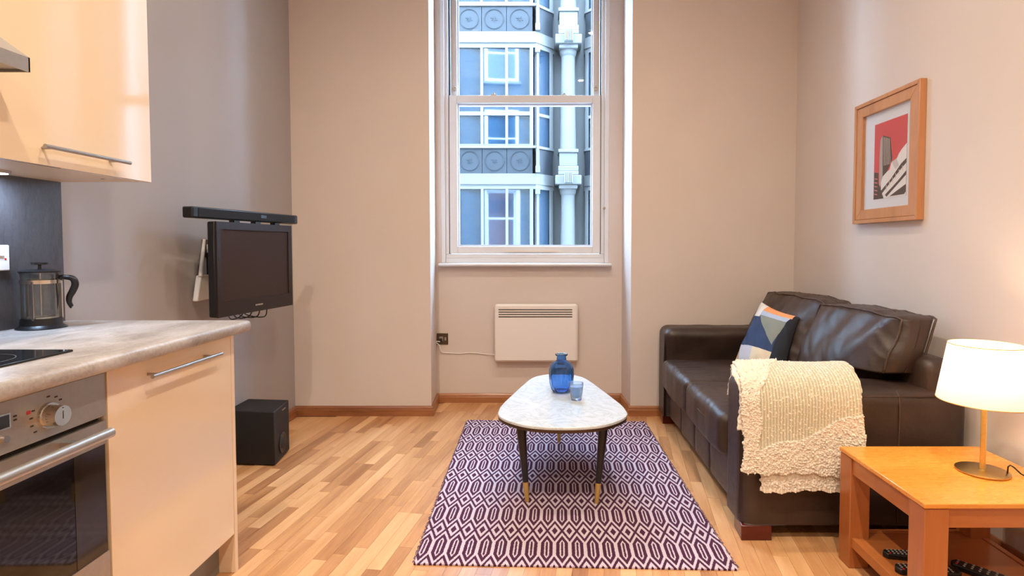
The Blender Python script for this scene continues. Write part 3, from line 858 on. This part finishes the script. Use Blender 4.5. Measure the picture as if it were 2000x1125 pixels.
MB().lathe(cup_p, (.172, 2.86, zt), 48).build('glass', M['cup_glass'], cp, smooth=True, weld=True)
MB().lathe([(.001, .016), (.019, .0165), (.0262, .026), (.0300, .05), (.0318, .072), (.001, .074)], (.172, 2.86, zt), 40).build('wax', M['wax'], cp, smooth=40)

# ================================================================ HEATER, SOCKET
HT = thing('panel_heater', (-.05, YN-.05, .32), 'white wall-mounted panel heater under the window', 'heater')
hx0, hx1, hz0, hz1 = -.360, .262, .325, .757; hy0, hy1 = YN-.085, YN-.02
front = MB()
gx0, gx1, gz0, gz1 = hx0+.030, hx1-.042, .660, .730
front.box(hx0, gx0, hy0, hy1, hz0, hz1).box(gx1, hx1, hy0, hy1, hz0, hz1).box(gx0, gx1, hy0, hy1, hz0, gz0).box(gx0, gx1, hy0, hy1, gz1, hz1)
bd = MB()
def rrect(x0, x1, z0, z1, r, n=6):
    out = []
    for cx, cz, a0 in ((x1-r, z1-r, 0), (x0+r, z1-r, 90), (x0+r, z0+r, 180), (x1-r, z0+r, 270)):
        out += [(cx+r*math.cos(R(a0+90*i/n)), cz+r*math.sin(R(a0+90*i/n))) for i in range(n+1)]
    return out
# casing: rounded body, front plate with the grille opening
MB().prism(rrect(hx0, hx1, hz0, hz1, .022), hy0+.012, hy1, 'y').build('casing', M['heater_white'], HT, bevel=.008)
me_o = rrect(hx0+.004, hx1-.004, hz0+.004, hz1-.004, .02)
fp = MB(); fp.box(hx0+.014, gx0, hy0, hy0+.013, hz0+.014, hz1-.014).box(gx1, hx1-.014, hy0, hy0+.013, hz0+.014, hz1-.014)
fp.box(gx0, gx1, hy0, hy0+.013, hz0+.014, gz0).box(gx0, gx1, hy0, hy0+.013, gz1, hz1-.014)
fp.build('front_plate', M['heater_white'], HT, weld=True)
MB().box(gx0, gx1, hy0+.0105, hy0+.0118, gz0, gz1).build('grille_recess', M['grille_shadow'], HT)  # dark sheet behind the slats stands in for the shade in the slots
for i in range(4):
    z = gz0+.0085+i*.0175
    MB().prism([(hy0+.001, z), (hy0+.010, z+.002), (hy0+.010, z+.010), (hy0+.001, z+.0085)], gx0, gx1, 'x').build('slat', M['heater_white'], HT)
MB().box(-.25, -.20, hy1, YN, .38, .70).box(.10, .15, hy1, YN, .38, .70).build('wall_bracket', M['white_plastic'], HT)
SK = thing('wall_socket', (-.762, YN, .487), 'dark nickel wall socket with white plug left of the panel heater', 'socket')
MB().box(-.805, -.719, YN-.008, YN, .444, .530).build('face_plate', M['socket_steel'], SK, bevel=.003)
MB().box(-.745, -.733, YN-.012, YN-.008, .475, .500).build('switch', M['steel'], SK)
MB().box(-.786, -.756, YN-.010, YN-.008, .470, .505).build('plug_inlet', M['steel'], SK)
PL = MB().box(-.782, -.762, YN-.03, YN-.010, .468, .492).build('plug', M['black_plastic'], SK, bevel=.003)
cb = [(-.775, YN-.03, .47), (-.778, YN-.035, .44), (-.772, YN-.02, .40), (-.755, YN-.008, .383), (-.70, YN-.006, .378), (-.62, YN-.006, .375), (-.57, YN-.006, .381), (-.50, YN-.006, .378), (-.45, YN-.006, .372), (-.37, YN-.03, .371), (-.34, YN-.05, .372)]
MB().tube([tuple(p) for p in catm([Vector(c) for c in cb])[:-6]], .0038, 8).build('power_cord', M['white_plastic'], HT, smooth=True)

# ================================================================ SIDE TABLE, LAMP, REMOTES
ST = thing('side_table', (1.39, 1.88, 0), 'square orange-oak side table with lower shelf at the sofa end', 'table')
tx0, tx1, ty0, ty1 = 1.128, 1.655, 1.635, 2.115
MB().box(tx0, tx1, ty0, ty1, .414, .430).build('table_top', M['table_wood'], ST, bevel=.003)
lw = .074
for x in (tx0+.003, tx1-lw-.003):
    for y in (ty0+.003, ty1-lw-.003):
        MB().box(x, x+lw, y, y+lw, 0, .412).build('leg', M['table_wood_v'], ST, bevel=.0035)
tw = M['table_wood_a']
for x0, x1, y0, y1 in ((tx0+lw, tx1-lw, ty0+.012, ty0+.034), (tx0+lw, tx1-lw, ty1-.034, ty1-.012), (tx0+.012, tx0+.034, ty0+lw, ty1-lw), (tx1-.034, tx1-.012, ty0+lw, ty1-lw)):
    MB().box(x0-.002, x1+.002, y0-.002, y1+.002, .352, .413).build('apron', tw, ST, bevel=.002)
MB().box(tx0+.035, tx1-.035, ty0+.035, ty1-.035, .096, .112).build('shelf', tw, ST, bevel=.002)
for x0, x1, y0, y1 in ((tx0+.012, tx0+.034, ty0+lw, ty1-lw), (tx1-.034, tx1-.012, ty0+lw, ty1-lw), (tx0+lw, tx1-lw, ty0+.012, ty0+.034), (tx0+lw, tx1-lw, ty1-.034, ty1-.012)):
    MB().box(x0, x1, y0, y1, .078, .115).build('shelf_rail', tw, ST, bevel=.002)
LP = thing('table_lamp', (1.483, 1.872, .430), 'lit brass table lamp with white drum shade on the side table', 'lamp')
lc = (1.483, 1.872, .430)
MB().lathe([(.001, 0), (.074, 0), (.077, .002), (.077, .006), (.072, .0075), (.012, .0085), (.0105, .012), (.001, .012)], lc, 64).build('base', M['brass_base'], LP, smooth=30)
MB().cyl((lc[0], lc[1], .438), (lc[0], lc[1], .715), .0085, n=24).build('pole', M['brass'], LP, smooth=50)
MB().lathe([(.1365, 0), (.1355, 0), (.1050, .190), (.1060, .190)], (lc[0], lc[1], .672), 72, closed=True).build('lamp_shade', M['shade'], LP, smooth=30)
sp = MB()
for rr, z in ((.1365, .672), (.1065, .862)):
    sp.tube([(lc[0]+rr*math.cos(R(a*6)), lc[1]+rr*math.sin(R(a*6)), z) for a in range(61)], .0014, 6)
for a in (10, 130, 250):
    sp.tube([(lc[0]+.012*math.cos(R(a)), lc[1]+.012*math.sin(R(a)), .712), (lc[0]+.134*math.cos(R(a)), lc[1]+.134*math.sin(R(a)), .674)], .0015, 6)
sp.build('shade_ring', M['brass'], LP, smooth=True)
MB().cyl((lc[0], lc[1], .712), (lc[0], lc[1], .738), .014, n=20).build('bulb_holder', M['lamp_metal'], LP, smooth=50)
MB().lathe([(.001, .0), (.012, .0), (.014, .008), (.024, .022), (.001, .024)], (lc[0], lc[1], .736), 24).build('bulb', M['bulb'], LP, smooth=True)
cd = catm([Vector(p) for p in ((1.545, 1.845, .436), (1.59, 1.835, .4335), (1.63, 1.83, .4335), (1.662, 1.85, .4335), (1.70, 1.86, .41), (1.715, 1.87, .25), (1.72, 1.9, .06), (1.71, 1.95, .006))])[:-6]
MB().tube(cd, .0024, 8).build('power_cord', M['lamp_metal'], LP, smooth=True)

def remote(x, y, ang, L, wd, label, style, loc_z=.113):
    ca, sa = math.cos(ang), math.sin(ang)
    T = lambda a, b, z: (x+a*ca-b*sa, y+a*sa+b*ca, loc_z+z)
    r = thing('remote_control', (x, y, loc_z), label, 'remote')
    n = 10; pl = []
    h = wd/2
    o = [(-L/2+.01, -h*.8), (-L/2, 0), (-L/2+.01, h*.8), (-L*.1, h), (L/2-.012, h), (L/2, h*.6), (L/2, -h*.6), (L/2-.012, -h), (-L*.1, -h)]
    mb = MB(); mb.prism([T(a, b, 0)[:2] for a, b in o], loc_z, loc_z+.019); mb.build('casing', M['black_plastic'], r, bevel=.004)
    k = MB()
    rows, colsn = style
    for i in range(rows):
        for j in range(colsn):
            a = -L/2+.02+i*(L-.035)/rows; b = (j-(colsn-1)/2)*wd/(colsn+.6)
            cx, cy, cz = T(a, b, .019); s = .0032
            k.cyl((cx, cy, cz), (cx, cy, cz+.0018), s*1.1, n=8, m=1 if (i == 0 and j == 0) else 0)
    mats = [M['button_grey'], M['red']]
    b_ = k.build('button_pad', mats, r); b_['kind'] = 'stuff'
    return r
M['button_grey'] = simple('remote_button_grey', S(150, 146, 140), .5)
remote(1.275, 1.905, R(-8), .19, .042, 'slim black remote with dark buttons at the back of the table shelf', (12, 3))
remote(1.265, 1.815, R(-6), .20, .048, 'black remote with rows of pale buttons on the table shelf', (11, 4))
remote(1.445, 1.79, R(-48), .20, .05, 'black remote lying right of the front table leg on the shelf', (8, 3))

# ================================================================ PICTURE
PX = XR
PC = thing('framed_print', (PX, 2.86, 1.31), 'oak-framed print of a concrete tower on red hung on the right wall', 'picture')
y0, y1, z0, z1 = 2.592, 3.13, 1.312, 1.955
def mitre(y0, y1, z0, z1, wd, x0, x1, nm, mat, bev=.002):
    o = [(y0, z0), (y1, z0), (y1, z1), (y0, z1)]; i_ = [(y0+wd, z0+wd), (y1-wd, z0+wd), (y1-wd, z1-wd), (y0+wd, z1-wd)]
    for k in range(4):
        a, b = o[k], o[(k+1) % 4]; c, d = i_[(k+1) % 4], i_[k]
        MB().prism([a, b, c, d], x0, x1, 'x').build(nm, mat, PC, bevel=bev)
mitre(y0, y1, z0, z1, .020, PX-.034, PX-.001, 'outer_moulding', M['frame_wood'])
mitre(y0+.0215, y1-.0215, z0+.0215, z1-.0215, .052, PX-.029, PX-.001, 'inner_moulding', M['frame_wood'])
FX = PX-.012
def flat(nm, poly, mat, k, parent=PC): return MB().prism(poly, FX-.0006*k-.0005, FX-.0006*k, 'x').build(nm, mat, parent)
sM = lambda n, c: simple(n, c, .7)
flat('mount', [(y0+.07, z0+.07), (y1-.07, z0+.07), (y1-.07, z1-.07), (y0+.07, z1-.07)], sM('mount_card', S(216, 220, 226)), 0)
k0 = .0
red = flat('printed_sky', [(2.970, 1.822), (2.705, 1.822), (2.705, 1.434), (2.970, 1.434)], sM('print_red', S(200, 66, 68)), 1)
GR, DK, WH, MD = sM('print_grey', S(170, 162, 156)), sM('print_dark', S(70, 60, 58)), sM('print_white', S(226, 224, 222)), sM('print_mid', S(196, 192, 190))
flat('printed_tower_side', [(2.918, 1.735), (2.898, 1.755), (2.89, 1.534), (2.919, 1.489), (2.924, 1.639)], GR, 2)
tw_ = flat('printed_tower_face', [(2.898, 1.755), (2.836, 1.733), (2.817, 1.623), (2.86, 1.564), (2.893, 1.531)], DK, 2)
for i in range(5):
    a = i/5+.08; flat('printed_stripe', [(2.895-.055*a, 1.748-.02*a), (2.889-.055*a, 1.746-.02*a), (2.884-.062*a, 1.60), (2.890-.062*a, 1.60)], GR, 3)
flat('printed_low_block', [(2.967, 1.576), (2.931, 1.569), (2.929, 1.513), (2.904, 1.488), (2.899, 1.454), (2.874, 1.448), (2.88, 1.434), (2.967, 1.434)], DK, 2)
for a in range(5): flat('printed_window_row', [(2.962, 1.545-.02*a), (2.936, 1.540-.02*a), (2.936, 1.535-.02*a), (2.962, 1.540-.02*a)], sM('print_pink', S(206, 120, 116)), 3)
flat('printed_terrace', [(2.905, 1.518), (2.89, 1.546), (2.86, 1.564), (2.836, 1.574), (2.82, 1.609), (2.78, 1.621), (2.763, 1.643), (2.742, 1.66), (2.705, 1.683), (2.705, 1.434), (2.88, 1.434), (2.904, 1.48)], WH, 3)
flat('printed_step', [(2.82, 1.609), (2.78, 1.621), (2.761, 1.585), (2.789, 1.570)], MD, 4)
flat('printed_band', [(2.705, 1.611), (2.705, 1.590), (2.743, 1.566), (2.896, 1.459), (2.901, 1.476), (2.823, 1.526), (2.744, 1.591)], DK, 4)
flat('printed_band', [(2.705, 1.552), (2.705, 1.533), (2.855, 1.440), (2.868, 1.451), (2.764, 1.512)], DK, 4)
flat('printed_band', [(2.705, 1.488), (2.705, 1.453), (2.716, 1.441), (2.831, 1.440), (2.785, 1.458)], DK, 4)
for a in range(6): flat('printed_post', [(2.86-.025*a, 1.475+.016*a), (2.856-.025*a, 1.475+.016*a), (2.856-.025*a, 1.500+.016*a), (2.86-.025*a, 1.500+.016*a)], MD, 5)
MB().box(PX-.0255, PX-.0245, y0+.06, y1-.06, z0+.06, z1-.06).build('glazing', m_thin('picture_glass', (.99, .99, .99, 1), .0, 0, .12), PC)

# ================================================================ TELEVISION, SOUNDBAR, ROUTER, SUBWOOFER
TV = thing('television', (-1.50, 2.94, .85), 'black flat television on a swivel wall bracket', 'television')
pL, pR = Vector((-1.532, 2.64)), Vector((-1.448, 3.24)); ax = (pR-pL).normalized(); nx = Vector((ax.y, -ax.x))   # nx points at the room
TW = (pR-pL).length; zB, zT = .852, 1.307
def TP(a, d, z): p = pL+ax*a+nx*d; return (p.x, p.y, z)
def tbox(a0, a1, d0, d1, z0, z1):
    mb = MB(); return mb.add([TP(a, d, z) for z in (z0, z1) for d in (d0, d1) for a in (a0, a1)], [(0, 2, 3, 1), (4, 5, 7, 6), (0, 1, 5, 4), (2, 6, 7, 3), (0, 4, 6, 2), (1, 3, 7, 5)])
tbox(0, TW, -.045, -.004, zB, zT).build('casing', M['black_plastic'], TV, bevel=.008)
tbox(.05, TW-.05, -.085, -.045, zB+.05, zT-.05).build('rear_housing', M['black_plastic'], TV, bevel=.02)
bz = .034
fr = MB()
for q in (tbox(0, TW, -.004, .006, zT-.036, zT), tbox(0, TW, -.004, .006, zB, zB+.072), tbox(0, .028, -.004, .006, zB+.072, zT-.036), tbox(TW-.034, TW, -.004, .006, zB+.072, zT-.036)):
    fr.add(q.v, q.f)
fr.build('bezel', M['tv_bezel'], TV)
tbox(.027, TW-.033, -.004, .001, zB+.071, zT-.035).build('screen', M['tv_screen'], TV)
lg = MB()
for i in range(7):
    q = tbox(TW/2-.030+i*.0088, TW/2-.030+i*.0088+.0062, .006, .0066, zB+.030, zB+.038); lg.add(q.v, q.f)
lg.build('maker_badge', M['chrome'], TV)
ar = MB(); c0 = TP(TW/2, -.085, 1.08)
ar.tube([c0, (c0[0]-.06, c0[1]-.10, 1.08), (XL+.05, c0[1]+.02, 1.08)], .018, 8); ar.box(XL+.001, XL+.03, c0[1]-.04, c0[1]+.08, .98, 1.18)
ar.build('wall_bracket', M['black_plastic'], TV)
cbl = MB()
for a in range(4):
    s = TP(.30+.05*a, -.07, .90)
    cbl.tube(catm([Vector(p) for p in (s, (s[0]-.02, s[1]+.02*a, .83-.01*a), (s[0]-.10, s[1]+.05, .80), (XL+.03, s[1]+.12, .82))])[:-6], .0035, 6)
cbl.build('cable', M['black_plastic'], TV, smooth=True)

SB = thing('soundbar', (-1.51, 2.95, 1.318), 'long black soundbar mounted above the television', 'speaker')
s0, s1 = Vector((-1.585, 2.555)), Vector((-1.448, 3.34)); ax2 = (s1-s0).normalized(); nx2 = Vector((ax2.y, -ax2.x)); SL = (s1-s0).length
def sbx(a0, a1, d0, d1, z0, z1):
    return MB().add([(lambda p: (p.x, p.y, z))(s0+ax2*a+nx2*d) for z in (z0, z1) for d in (d0, d1) for a in (a0, a1)], [(0, 2, 3, 1), (4, 5, 7, 6), (0, 1, 5, 4), (2, 6, 7, 3), (0, 4, 6, 2), (1, 3, 7, 5)])
sbx(0, SL, -.055, 0, 1.320, 1.372).build('casing', M['black_plastic'], SB, bevel=.008, seg=3)
sbx(.035, SL-.035, 0, .002, 1.326, 1.366).build('grille', M['speaker_cloth'], SB)
sbx(SL*.585, SL*.64, .002, .003, 1.340, 1.356).build('status_panel', simple('soundbar_panel', S(34, 26, 26), .2), SB)
for a in (.35, .55, .75): sbx(SL*a, SL*(a+.05), -.04, -.01, 1.309, 1.322).build('mounting_foot', M['black_plastic'], SB)

RT = thing('router', (XL+.02, 2.86, .92), 'white wireless router with two aerials behind the television', 'router')
MB().prism([(2.765, .918), (3.00, .925), (3.00, 1.045), (2.80, 1.045)], XL+.012, XL+.040, 'x').build('casing', M['white_plastic'], RT, bevel=.006)
MB().cyl((XL+.036, 2.80, 1.04), (XL+.032, 2.845, 1.225), .010, .007, 12).build('aerial', M['white_plastic'], RT, smooth=50)
MB().cyl((XL+.036, 2.955, 1.04), (XL+.032, 2.985, 1.225), .010, .007, 12).build('aerial', M['white_plastic'], RT, smooth=50)
S2 = thing('wall_socket', (XL, 2.93, 1.15), 'dark wall socket with white plug behind the television', 'socket')
MB().box(XL, XL+.008, 2.875, 3.02, 1.135, 1.225).build('face_plate', M['socket_steel'], S2, bevel=.002)
MB().box(XL+.008, XL+.04, 2.90, 2.94, 1.155, 1.20).build('plug', M['white_plastic'], S2, bevel=.005)
MB().tube(catm([Vector(p) for p in ((XL+.04, 2.92, 1.16), (XL+.05, 2.91, 1.12), (XL+.03, 2.90, 1.07), (XL+.02, 2.91, 1.05))])[:-6], .0035, 6).build('power_cord', M['white_plastic'], RT, smooth=True)

SU = thing('subwoofer', (-1.58, 3.13, 0), 'black subwoofer box on the floor below the television', 'speaker')
su = [(-1.722, 3.03), (-1.448, 3.003), (-1.478, 3.245), (-1.725, 3.27)]
MB().prism(su, .006, .297).build('casing', M['black_matte'], SU, bevel=.004)
pc = Vector((-1.4640, 3.125, .088)); pn = Vector((.242, .030, 0)).normalized()
mbp = MB(); n = 28; tg = Vector((-pn.y, pn.x, 0))
rings = [(.058, .003), (.055, .006), (.048, .0045), (.038, .0022), (.030, .0012)]
vs = [pc+pn*d+tg*(r*math.cos(2*math.pi*i/n))+Vector((0, 0, 1))*(r*math.sin(2*math.pi*i/n)) for r, d in rings for i in range(n)]
mbp.add(vs, [(k*n+i, k*n+(i+1) % n, (k+1)*n+(i+1) % n, (k+1)*n+i) for k in range(4) for i in range(n)])
mbp.build('port_ring', M['black_plastic'], SU, smooth=True)
MB().add([pc+pn*.0014+tg*(.0305*math.cos(2*math.pi*i/n))+Vector((0, 0, 1))*(.0305*math.sin(2*math.pi*i/n)) for i in range(n)], [tuple(range(n))]).build('port_opening', M['gap'], SU)
bdg = MB()
for i in range(6):
    p = Vector((-1.4635, 3.128, .268))+Vector((-.0013, .0105, 0))*i*.85
    bdg.box(p.x, p.x+.003, p.y, p.y+.006, p.z, p.z+.005)
bdg.build('maker_badge', M['steel_dark'], SU)
for x, y in ((-1.70, 3.05), (-1.47, 3.03), (-1.50, 3.22), (-1.70, 3.24)): MB().cyl((x, y, 0), (x, y, .007), .012, n=12).build('foot', M['black_matte'], SU)

# ================================================================ KITCHEN
KX = -1.12; KE = 2.03; KS = 1.433
BC = thing('base_cabinet', (-1.43, 1.73, 0), 'cream gloss base cabinet right of the oven', 'cabinet')
MB().box(XL+.01, KX-.022, KS+.002, KE-.02, .15, .875).build('carcass', M['cab_side'], BC)
D = MB().box(KX-.020, KX, KS+.003, KE-.022, .146, .870).build('door', M['cab'], BC, bevel=.0012)
def bar_handle(parent, xf, y0, y1, z, off=.034, r=.006):
    q = MB(); q.cyl((xf+off, y0, z), (xf+off, y1, z), r, n=16)
    for y in (y0+.03, y1-.045): q.cyl((xf, y, z), (xf+off, y, z), .0045, n=12)
    return q.build('handle', M['steel'], parent, smooth=50)
bar_handle(D, KX, 1.555, 1.893, .827)
MB().box(XL+.01, KX, KE-.020, KE, 0, .878).build('end_panel', M['cab_side'], BC, bevel=.001)
MB().box(KX-.075, KX-.06, KS+.002, KE-.02, 0, .15).build('plinth', M['plinth'], BC)

OV = thing('oven', (-1.43, 1.13, 0), 'built-in stainless steel oven with glass door', 'oven')
oy0, oy1 = .835, KS-.003
MB().box(XL+.01, KX-.022, oy0, oy1, .15, .872).build('housing', M['black_matte'], OV)
MB().box(KX-.022, KX, oy0, oy1, .757, .868).build('control_panel', M['steel_dark'], OV, bevel=.002)
kb = MB().cyl((KX, 1.262, .807), (KX+.006, 1.262, .807), .030, .029, 40).cyl((KX+.006, 1.262, .807), (KX+.014, 1.262, .807), .025, .023, 40).cyl((KX+.014, 1.262, .807), (KX+.034, 1.262, .807), .0235, .0225, 40)
kb = kb.build('knob', M['chrome'], OV, smooth=40)
MB().cyl((KX+.0341, 1.262, .825), (KX+.0346, 1.262, .825), .0015, n=8).box(KX+.034, KX+.0345, 1.2612, 1.2628, .80, .818).build('knob_mark', M['dark_mark'], kb)
marks = MB()
for a in (150, 172, 195, 218, 60, 88, 40):
    y = 1.262+.043*math.cos(R(a)); z = .807+.043*math.sin(R(a)); marks.box(KX, KX+.0006, y-.004, y+.004, z-.0018, z+.0018)
for z in (.83, .822): marks.box(KX, KX+.0006, 1.178, 1.186, z-.002, z+.002)
marks.build('printed_symbols', M['dark_mark'], OV)
MB().box(KX, KX+.0008, 1.209, 1.218, .824, .832).build('red_symbol', M['red'], OV)
MB().box(KX, KX+.002, 1.075, 1.172, .808, .842).build('display_frame', M['chrome'], OV, bevel=.001)
MB().box(KX+.002, KX+.0026, 1.08, 1.167, .812, .838).build('display', M['display'], OV)
for y in (1.155, 1.12, 1.085): MB().cyl((KX, y, .789), (KX+.008, y, .789), .0075, n=20).build('button', M['chrome'], OV, smooth=50)
MB().cyl((KX, .96, .807), (KX+.034, .96, .807), .026, .0225, 40).build('knob', M['chrome'], OV, smooth=40)
DO = MB().box(KX-.022, KX-.001, oy0, oy1, .685, .744).box(KX-.022, KX-.001, oy0, oy1, .28, .405).build('door', M['steel_dark'], OV)
MB().box(KX-.022, KX-.003, oy0, oy1-.004, .405, .685).build('door_glass', M['oven_glass'], DO)
MB().box(KX-.003, KX-.0022, oy1-.10, oy1-.006, .407, .683).build('glass_border', simple('grey_brown_glass_border', S(48, 42, 36), .08, spec=.7), DO)
q = MB().cyl((KX+.045, .86, .727), (KX+.045, 1.385, .727), .0125, n=24)
for y in (.93, 1.30): q.box(KX-.001, KX+.040, y-.010, y+.010, .720, .734)
q.build('handle', M['steel'], DO, smooth=50)
MB().box(KX-.022, KX-.004, oy0, oy1, .15, .277).build('lower_panel', M['cab'], OV)
MB().box(KX-.075, KX-.06, oy0, oy1, 0, .15).build('plinth', M['plinth'], OV)

B2 = thing('base_cabinet', (-1.43, .53, 0), 'cream gloss base cabinet left of the oven', 'cabinet')
MB().box(XL+.01, KX-.022, .235, .832, .0, .875).build('carcass', M['cab_side'], B2)
d2 = MB().box(KX-.020, KX, .237, .830, .146, .870).build('door', M['cab'], B2, bevel=.0012)
bar_handle(d2, KX, .35, .69, .827)

WT = MB().prism([(XL+.001, .88), (-1.078, .88), (-1.070, .884), (-1.066, .892), (-1.066, .908), (-1.070, .916), (-1.078, .92), (XL+.001, .92)], .23, 2.05, 'y').build('worktop', M['worktop'], bevel=.004)
tag(WT, 'grey-beige mottled stone-look kitchen worktop with rounded edge', 'worktop')
HB = thing('hob', (-1.45, 1.15, .92), 'black glass hob set into the kitchen worktop', 'hob')
MB().box(-1.70, -1.203, .86, 1.434, .9202, .926).build('glass_top', M['black_glass'], HB, bevel=.001)
hm = MB()
for cx, cy, r in ((-1.33, 1.28, .09), (-1.57, 1.28, .075), (-1.33, 1.00, .075), (-1.57, 1.0, .09)):
    hm.lathe([(r, 0), (r+.002, 0), (r+.002, .0003), (r, .0003)], (cx, cy, .926), 48, closed=True)
hm.build('ring_marks', simple('hob_ring_print', S(70, 70, 74), .3), HB)
SPB = MB().box(XL+.001, XL+.012, .25, KE, .9205, 1.4195).build('splashback', M['splash'])
tag(SPB, 'charcoal slate-look splashback panel behind the worktop', 'splashback')
KSK = thing('wall_socket', (XL+.012, 1.77, 1.10), 'white kitchen socket on the charcoal splashback', 'socket')
MB().box(XL+.0121, XL+.020, 1.672, 1.818, 1.112, 1.194).build('face_plate', M['white_plastic'], KSK, bevel=.003)
MB().box(XL+.020, XL+.023, 1.782, 1.796, 1.160, 1.176).build('switch', M['white_plastic'], KSK)
MB().box(XL+.020, XL+.0205, 1.800, 1.806, 1.146, 1.152).build('neon_mark', M['red'], KSK)

UC = thing('wall_cabinet', (-1.57, 1.73, 1.42), 'cream gloss wall cabinet above the worktop', 'cabinet')
UX = -1.402
MB().box(XL+.001, UX-.020, KS+.012, KE-.002, 1.420, 3.0).build('carcass', M['cab_side'], UC)
du = MB().box(UX-.019, UX, KS+.012, KE-.001, 1.418, 3.0).build('door', M['cab'], UC, bevel=.0012)
bar_handle(du, UX, 1.560, 1.880, 1.466)
MB().cyl((-1.50, 1.93, 1.4185), (-1.50, 1.93, 1.420), .006, n=12).build('screw_cap', M['plinth'], UC)
UL = MB().cyl((-1.655, 1.715, 1.411), (-1.655, 1.715, 1.420), .034, n=32).build('cabinet_light', M['steel'], smooth=50)
tag(UL, 'small round lit spotlight under the wall cabinet', 'light')
MB().cyl((-1.655, 1.715, 1.4095), (-1.655, 1.715, 1.4108), .027, n=32).build('lens', M['led'], UL)

HD = thing('cooker_hood', (-1.5, 1.17, 1.626), 'stainless steel chimney cooker hood left of the wall cabinet', 'cooker hood')
hy0, hy1, hxx = .87, 1.438, -1.292
rim = MB().box(hxx-.004, hxx, hy0, hy1, 1.628, 1.664).box(XL+.005, hxx, hy1-.004, hy1, 1.628, 1.664).box(XL+.005, hxx, hy0, hy0+.004, 1.628, 1.664)
rim.build('rim', M['steel_dark'], HD)
MB().box(XL+.01, hxx-.006, hy0+.005, hy1-.005, 1.634, 1.640).build('filter_panel', M['steel'], HD)
cyc = (hy0+hy1)/2
MB().add([(XL+.005, hy0, 1.664), (hxx, hy0, 1.664), (hxx, hy1, 1.664), (XL+.005, hy1, 1.664), (XL+.005, cyc-.11, 1.86), (XL+.25, cyc-.11, 1.86), (XL+.25, cyc+.11, 1.86), (XL+.005, cyc+.11, 1.86)],
         [(0, 1, 2, 3), (4, 7, 6, 5), (0, 4, 5, 1), (1, 5, 6, 2), (2, 6, 7, 3), (3, 7, 4, 0)]).build('canopy', M['steel_dark'], HD)
MB().box(XL+.005, XL+.25, cyc-.11, cyc+.11, 1.86, 3.0).build('chimney', M['steel_dark'], HD)

# ---- french press
fc = (-1.655, 1.852, .920)
FP = thing('french_press', fc, 'glass french press with black base and handle on the worktop', 'coffee press')
MB().lathe([(.001, 0), (.066, 0), (.067, .003), (.060, .007), (.0545, .012), (.0535, .034), (.0520, .034), (.0520, .010), (.001, .009)], fc, 56).build('base', M['black_plastic'], FP, smooth=35)
MB().lathe([(.0495, .012), (.0505, .014), (.0505, .178), (.053, .186), (.0518, .186), (.0490, .178), (.0490, .014)], fc, 56, closed=True).build('glass_jug', M['press_glass'], FP, smooth=40)
MB().lathe([(.0512, .148), (.0522, .148), (.0522, .160), (.0512, .160)], fc, 56, closed=True).build('steel_band', M['chrome'], FP, smooth=35)
MB().lathe([(.0545, .184), (.0545, .189), (.046, .193), (.012, .195), (.001, .195)], fc, 48).build('lid', M['black_plastic'], FP, smooth=35)
pg = MB().cyl((fc[0], fc[1], fc[2]+.03), (fc[0], fc[1], fc[2]+.21), .0022, n=12).lathe([(.001, .028), (.048, .028), (.048, .031), (.001, .031)], fc, 48)
pg.lathe([(.043, .033), (.048, .033), (.048, .039), (.043, .039)], fc, 48, closed=True)
pg.build('plunger', M['chrome'], FP, smooth=35)
MB().lathe([(.006, .194), (.0045, .207), (.006, .209), (.0215, .210), (.0215, .217), (.012, .2185), (.001, .2185)], fc, 32).build('knob', M['black_plastic'], FP, smooth=35)
for i in range(3):
    t = R(-70+120*i); x, y = fc[0]+.0525*math.cos(t), fc[1]+.0525*math.sin(t)
    MB().box(x-.003, x+.003, y-.003, y+.003, fc[2]+.03, fc[2]+.155).build('frame_strut', M['chrome'], FP)
hd = Vector((.80, -.60, 0)).normalized(); hd = Vector((.84, .54, 0)).normalized()
hp_ = [(.050, .158), (.068, .166), (.084, .160), (.089, .142), (.082, .120), (.073, .100), (.072, .082), (.078, .070)]
pts = catm([Vector(fc)+hd*r+Vector((0, 0, z)) for r, z in hp_])[:-6]
MB().tube(pts, lambda t: .0065+.004*math.sin(math.pi*min(1, t*1.05)), 12).build('handle', M['black_plastic'], FP, smooth=True)

# ================================================================ CEILING DOWNLIGHT FITTINGS
for i, (x, y) in enumerate(DOWN):
    o = MB().lathe([(.050, 0), (.050, -.006), (.040, -.008), (.038, 0)], (x, y, CZ), 32, closed=True).build('ceiling_downlight', M['chrome'], smooth=40)
    tag(o, 'round chrome ceiling downlight '+('above the oven', 'nearest the window on the television side', 'above the camera on the side-table side', 'nearest the window on the sofa side', 'at the rear wall on the kitchen side', 'at the rear wall on the side-table side')[i], 'light', 'ceiling downlights')
    MB().cyl((x, y, CZ-.003), (x, y, CZ-.001), .037, n=24).build('lens', M['downlight_glass'], o)
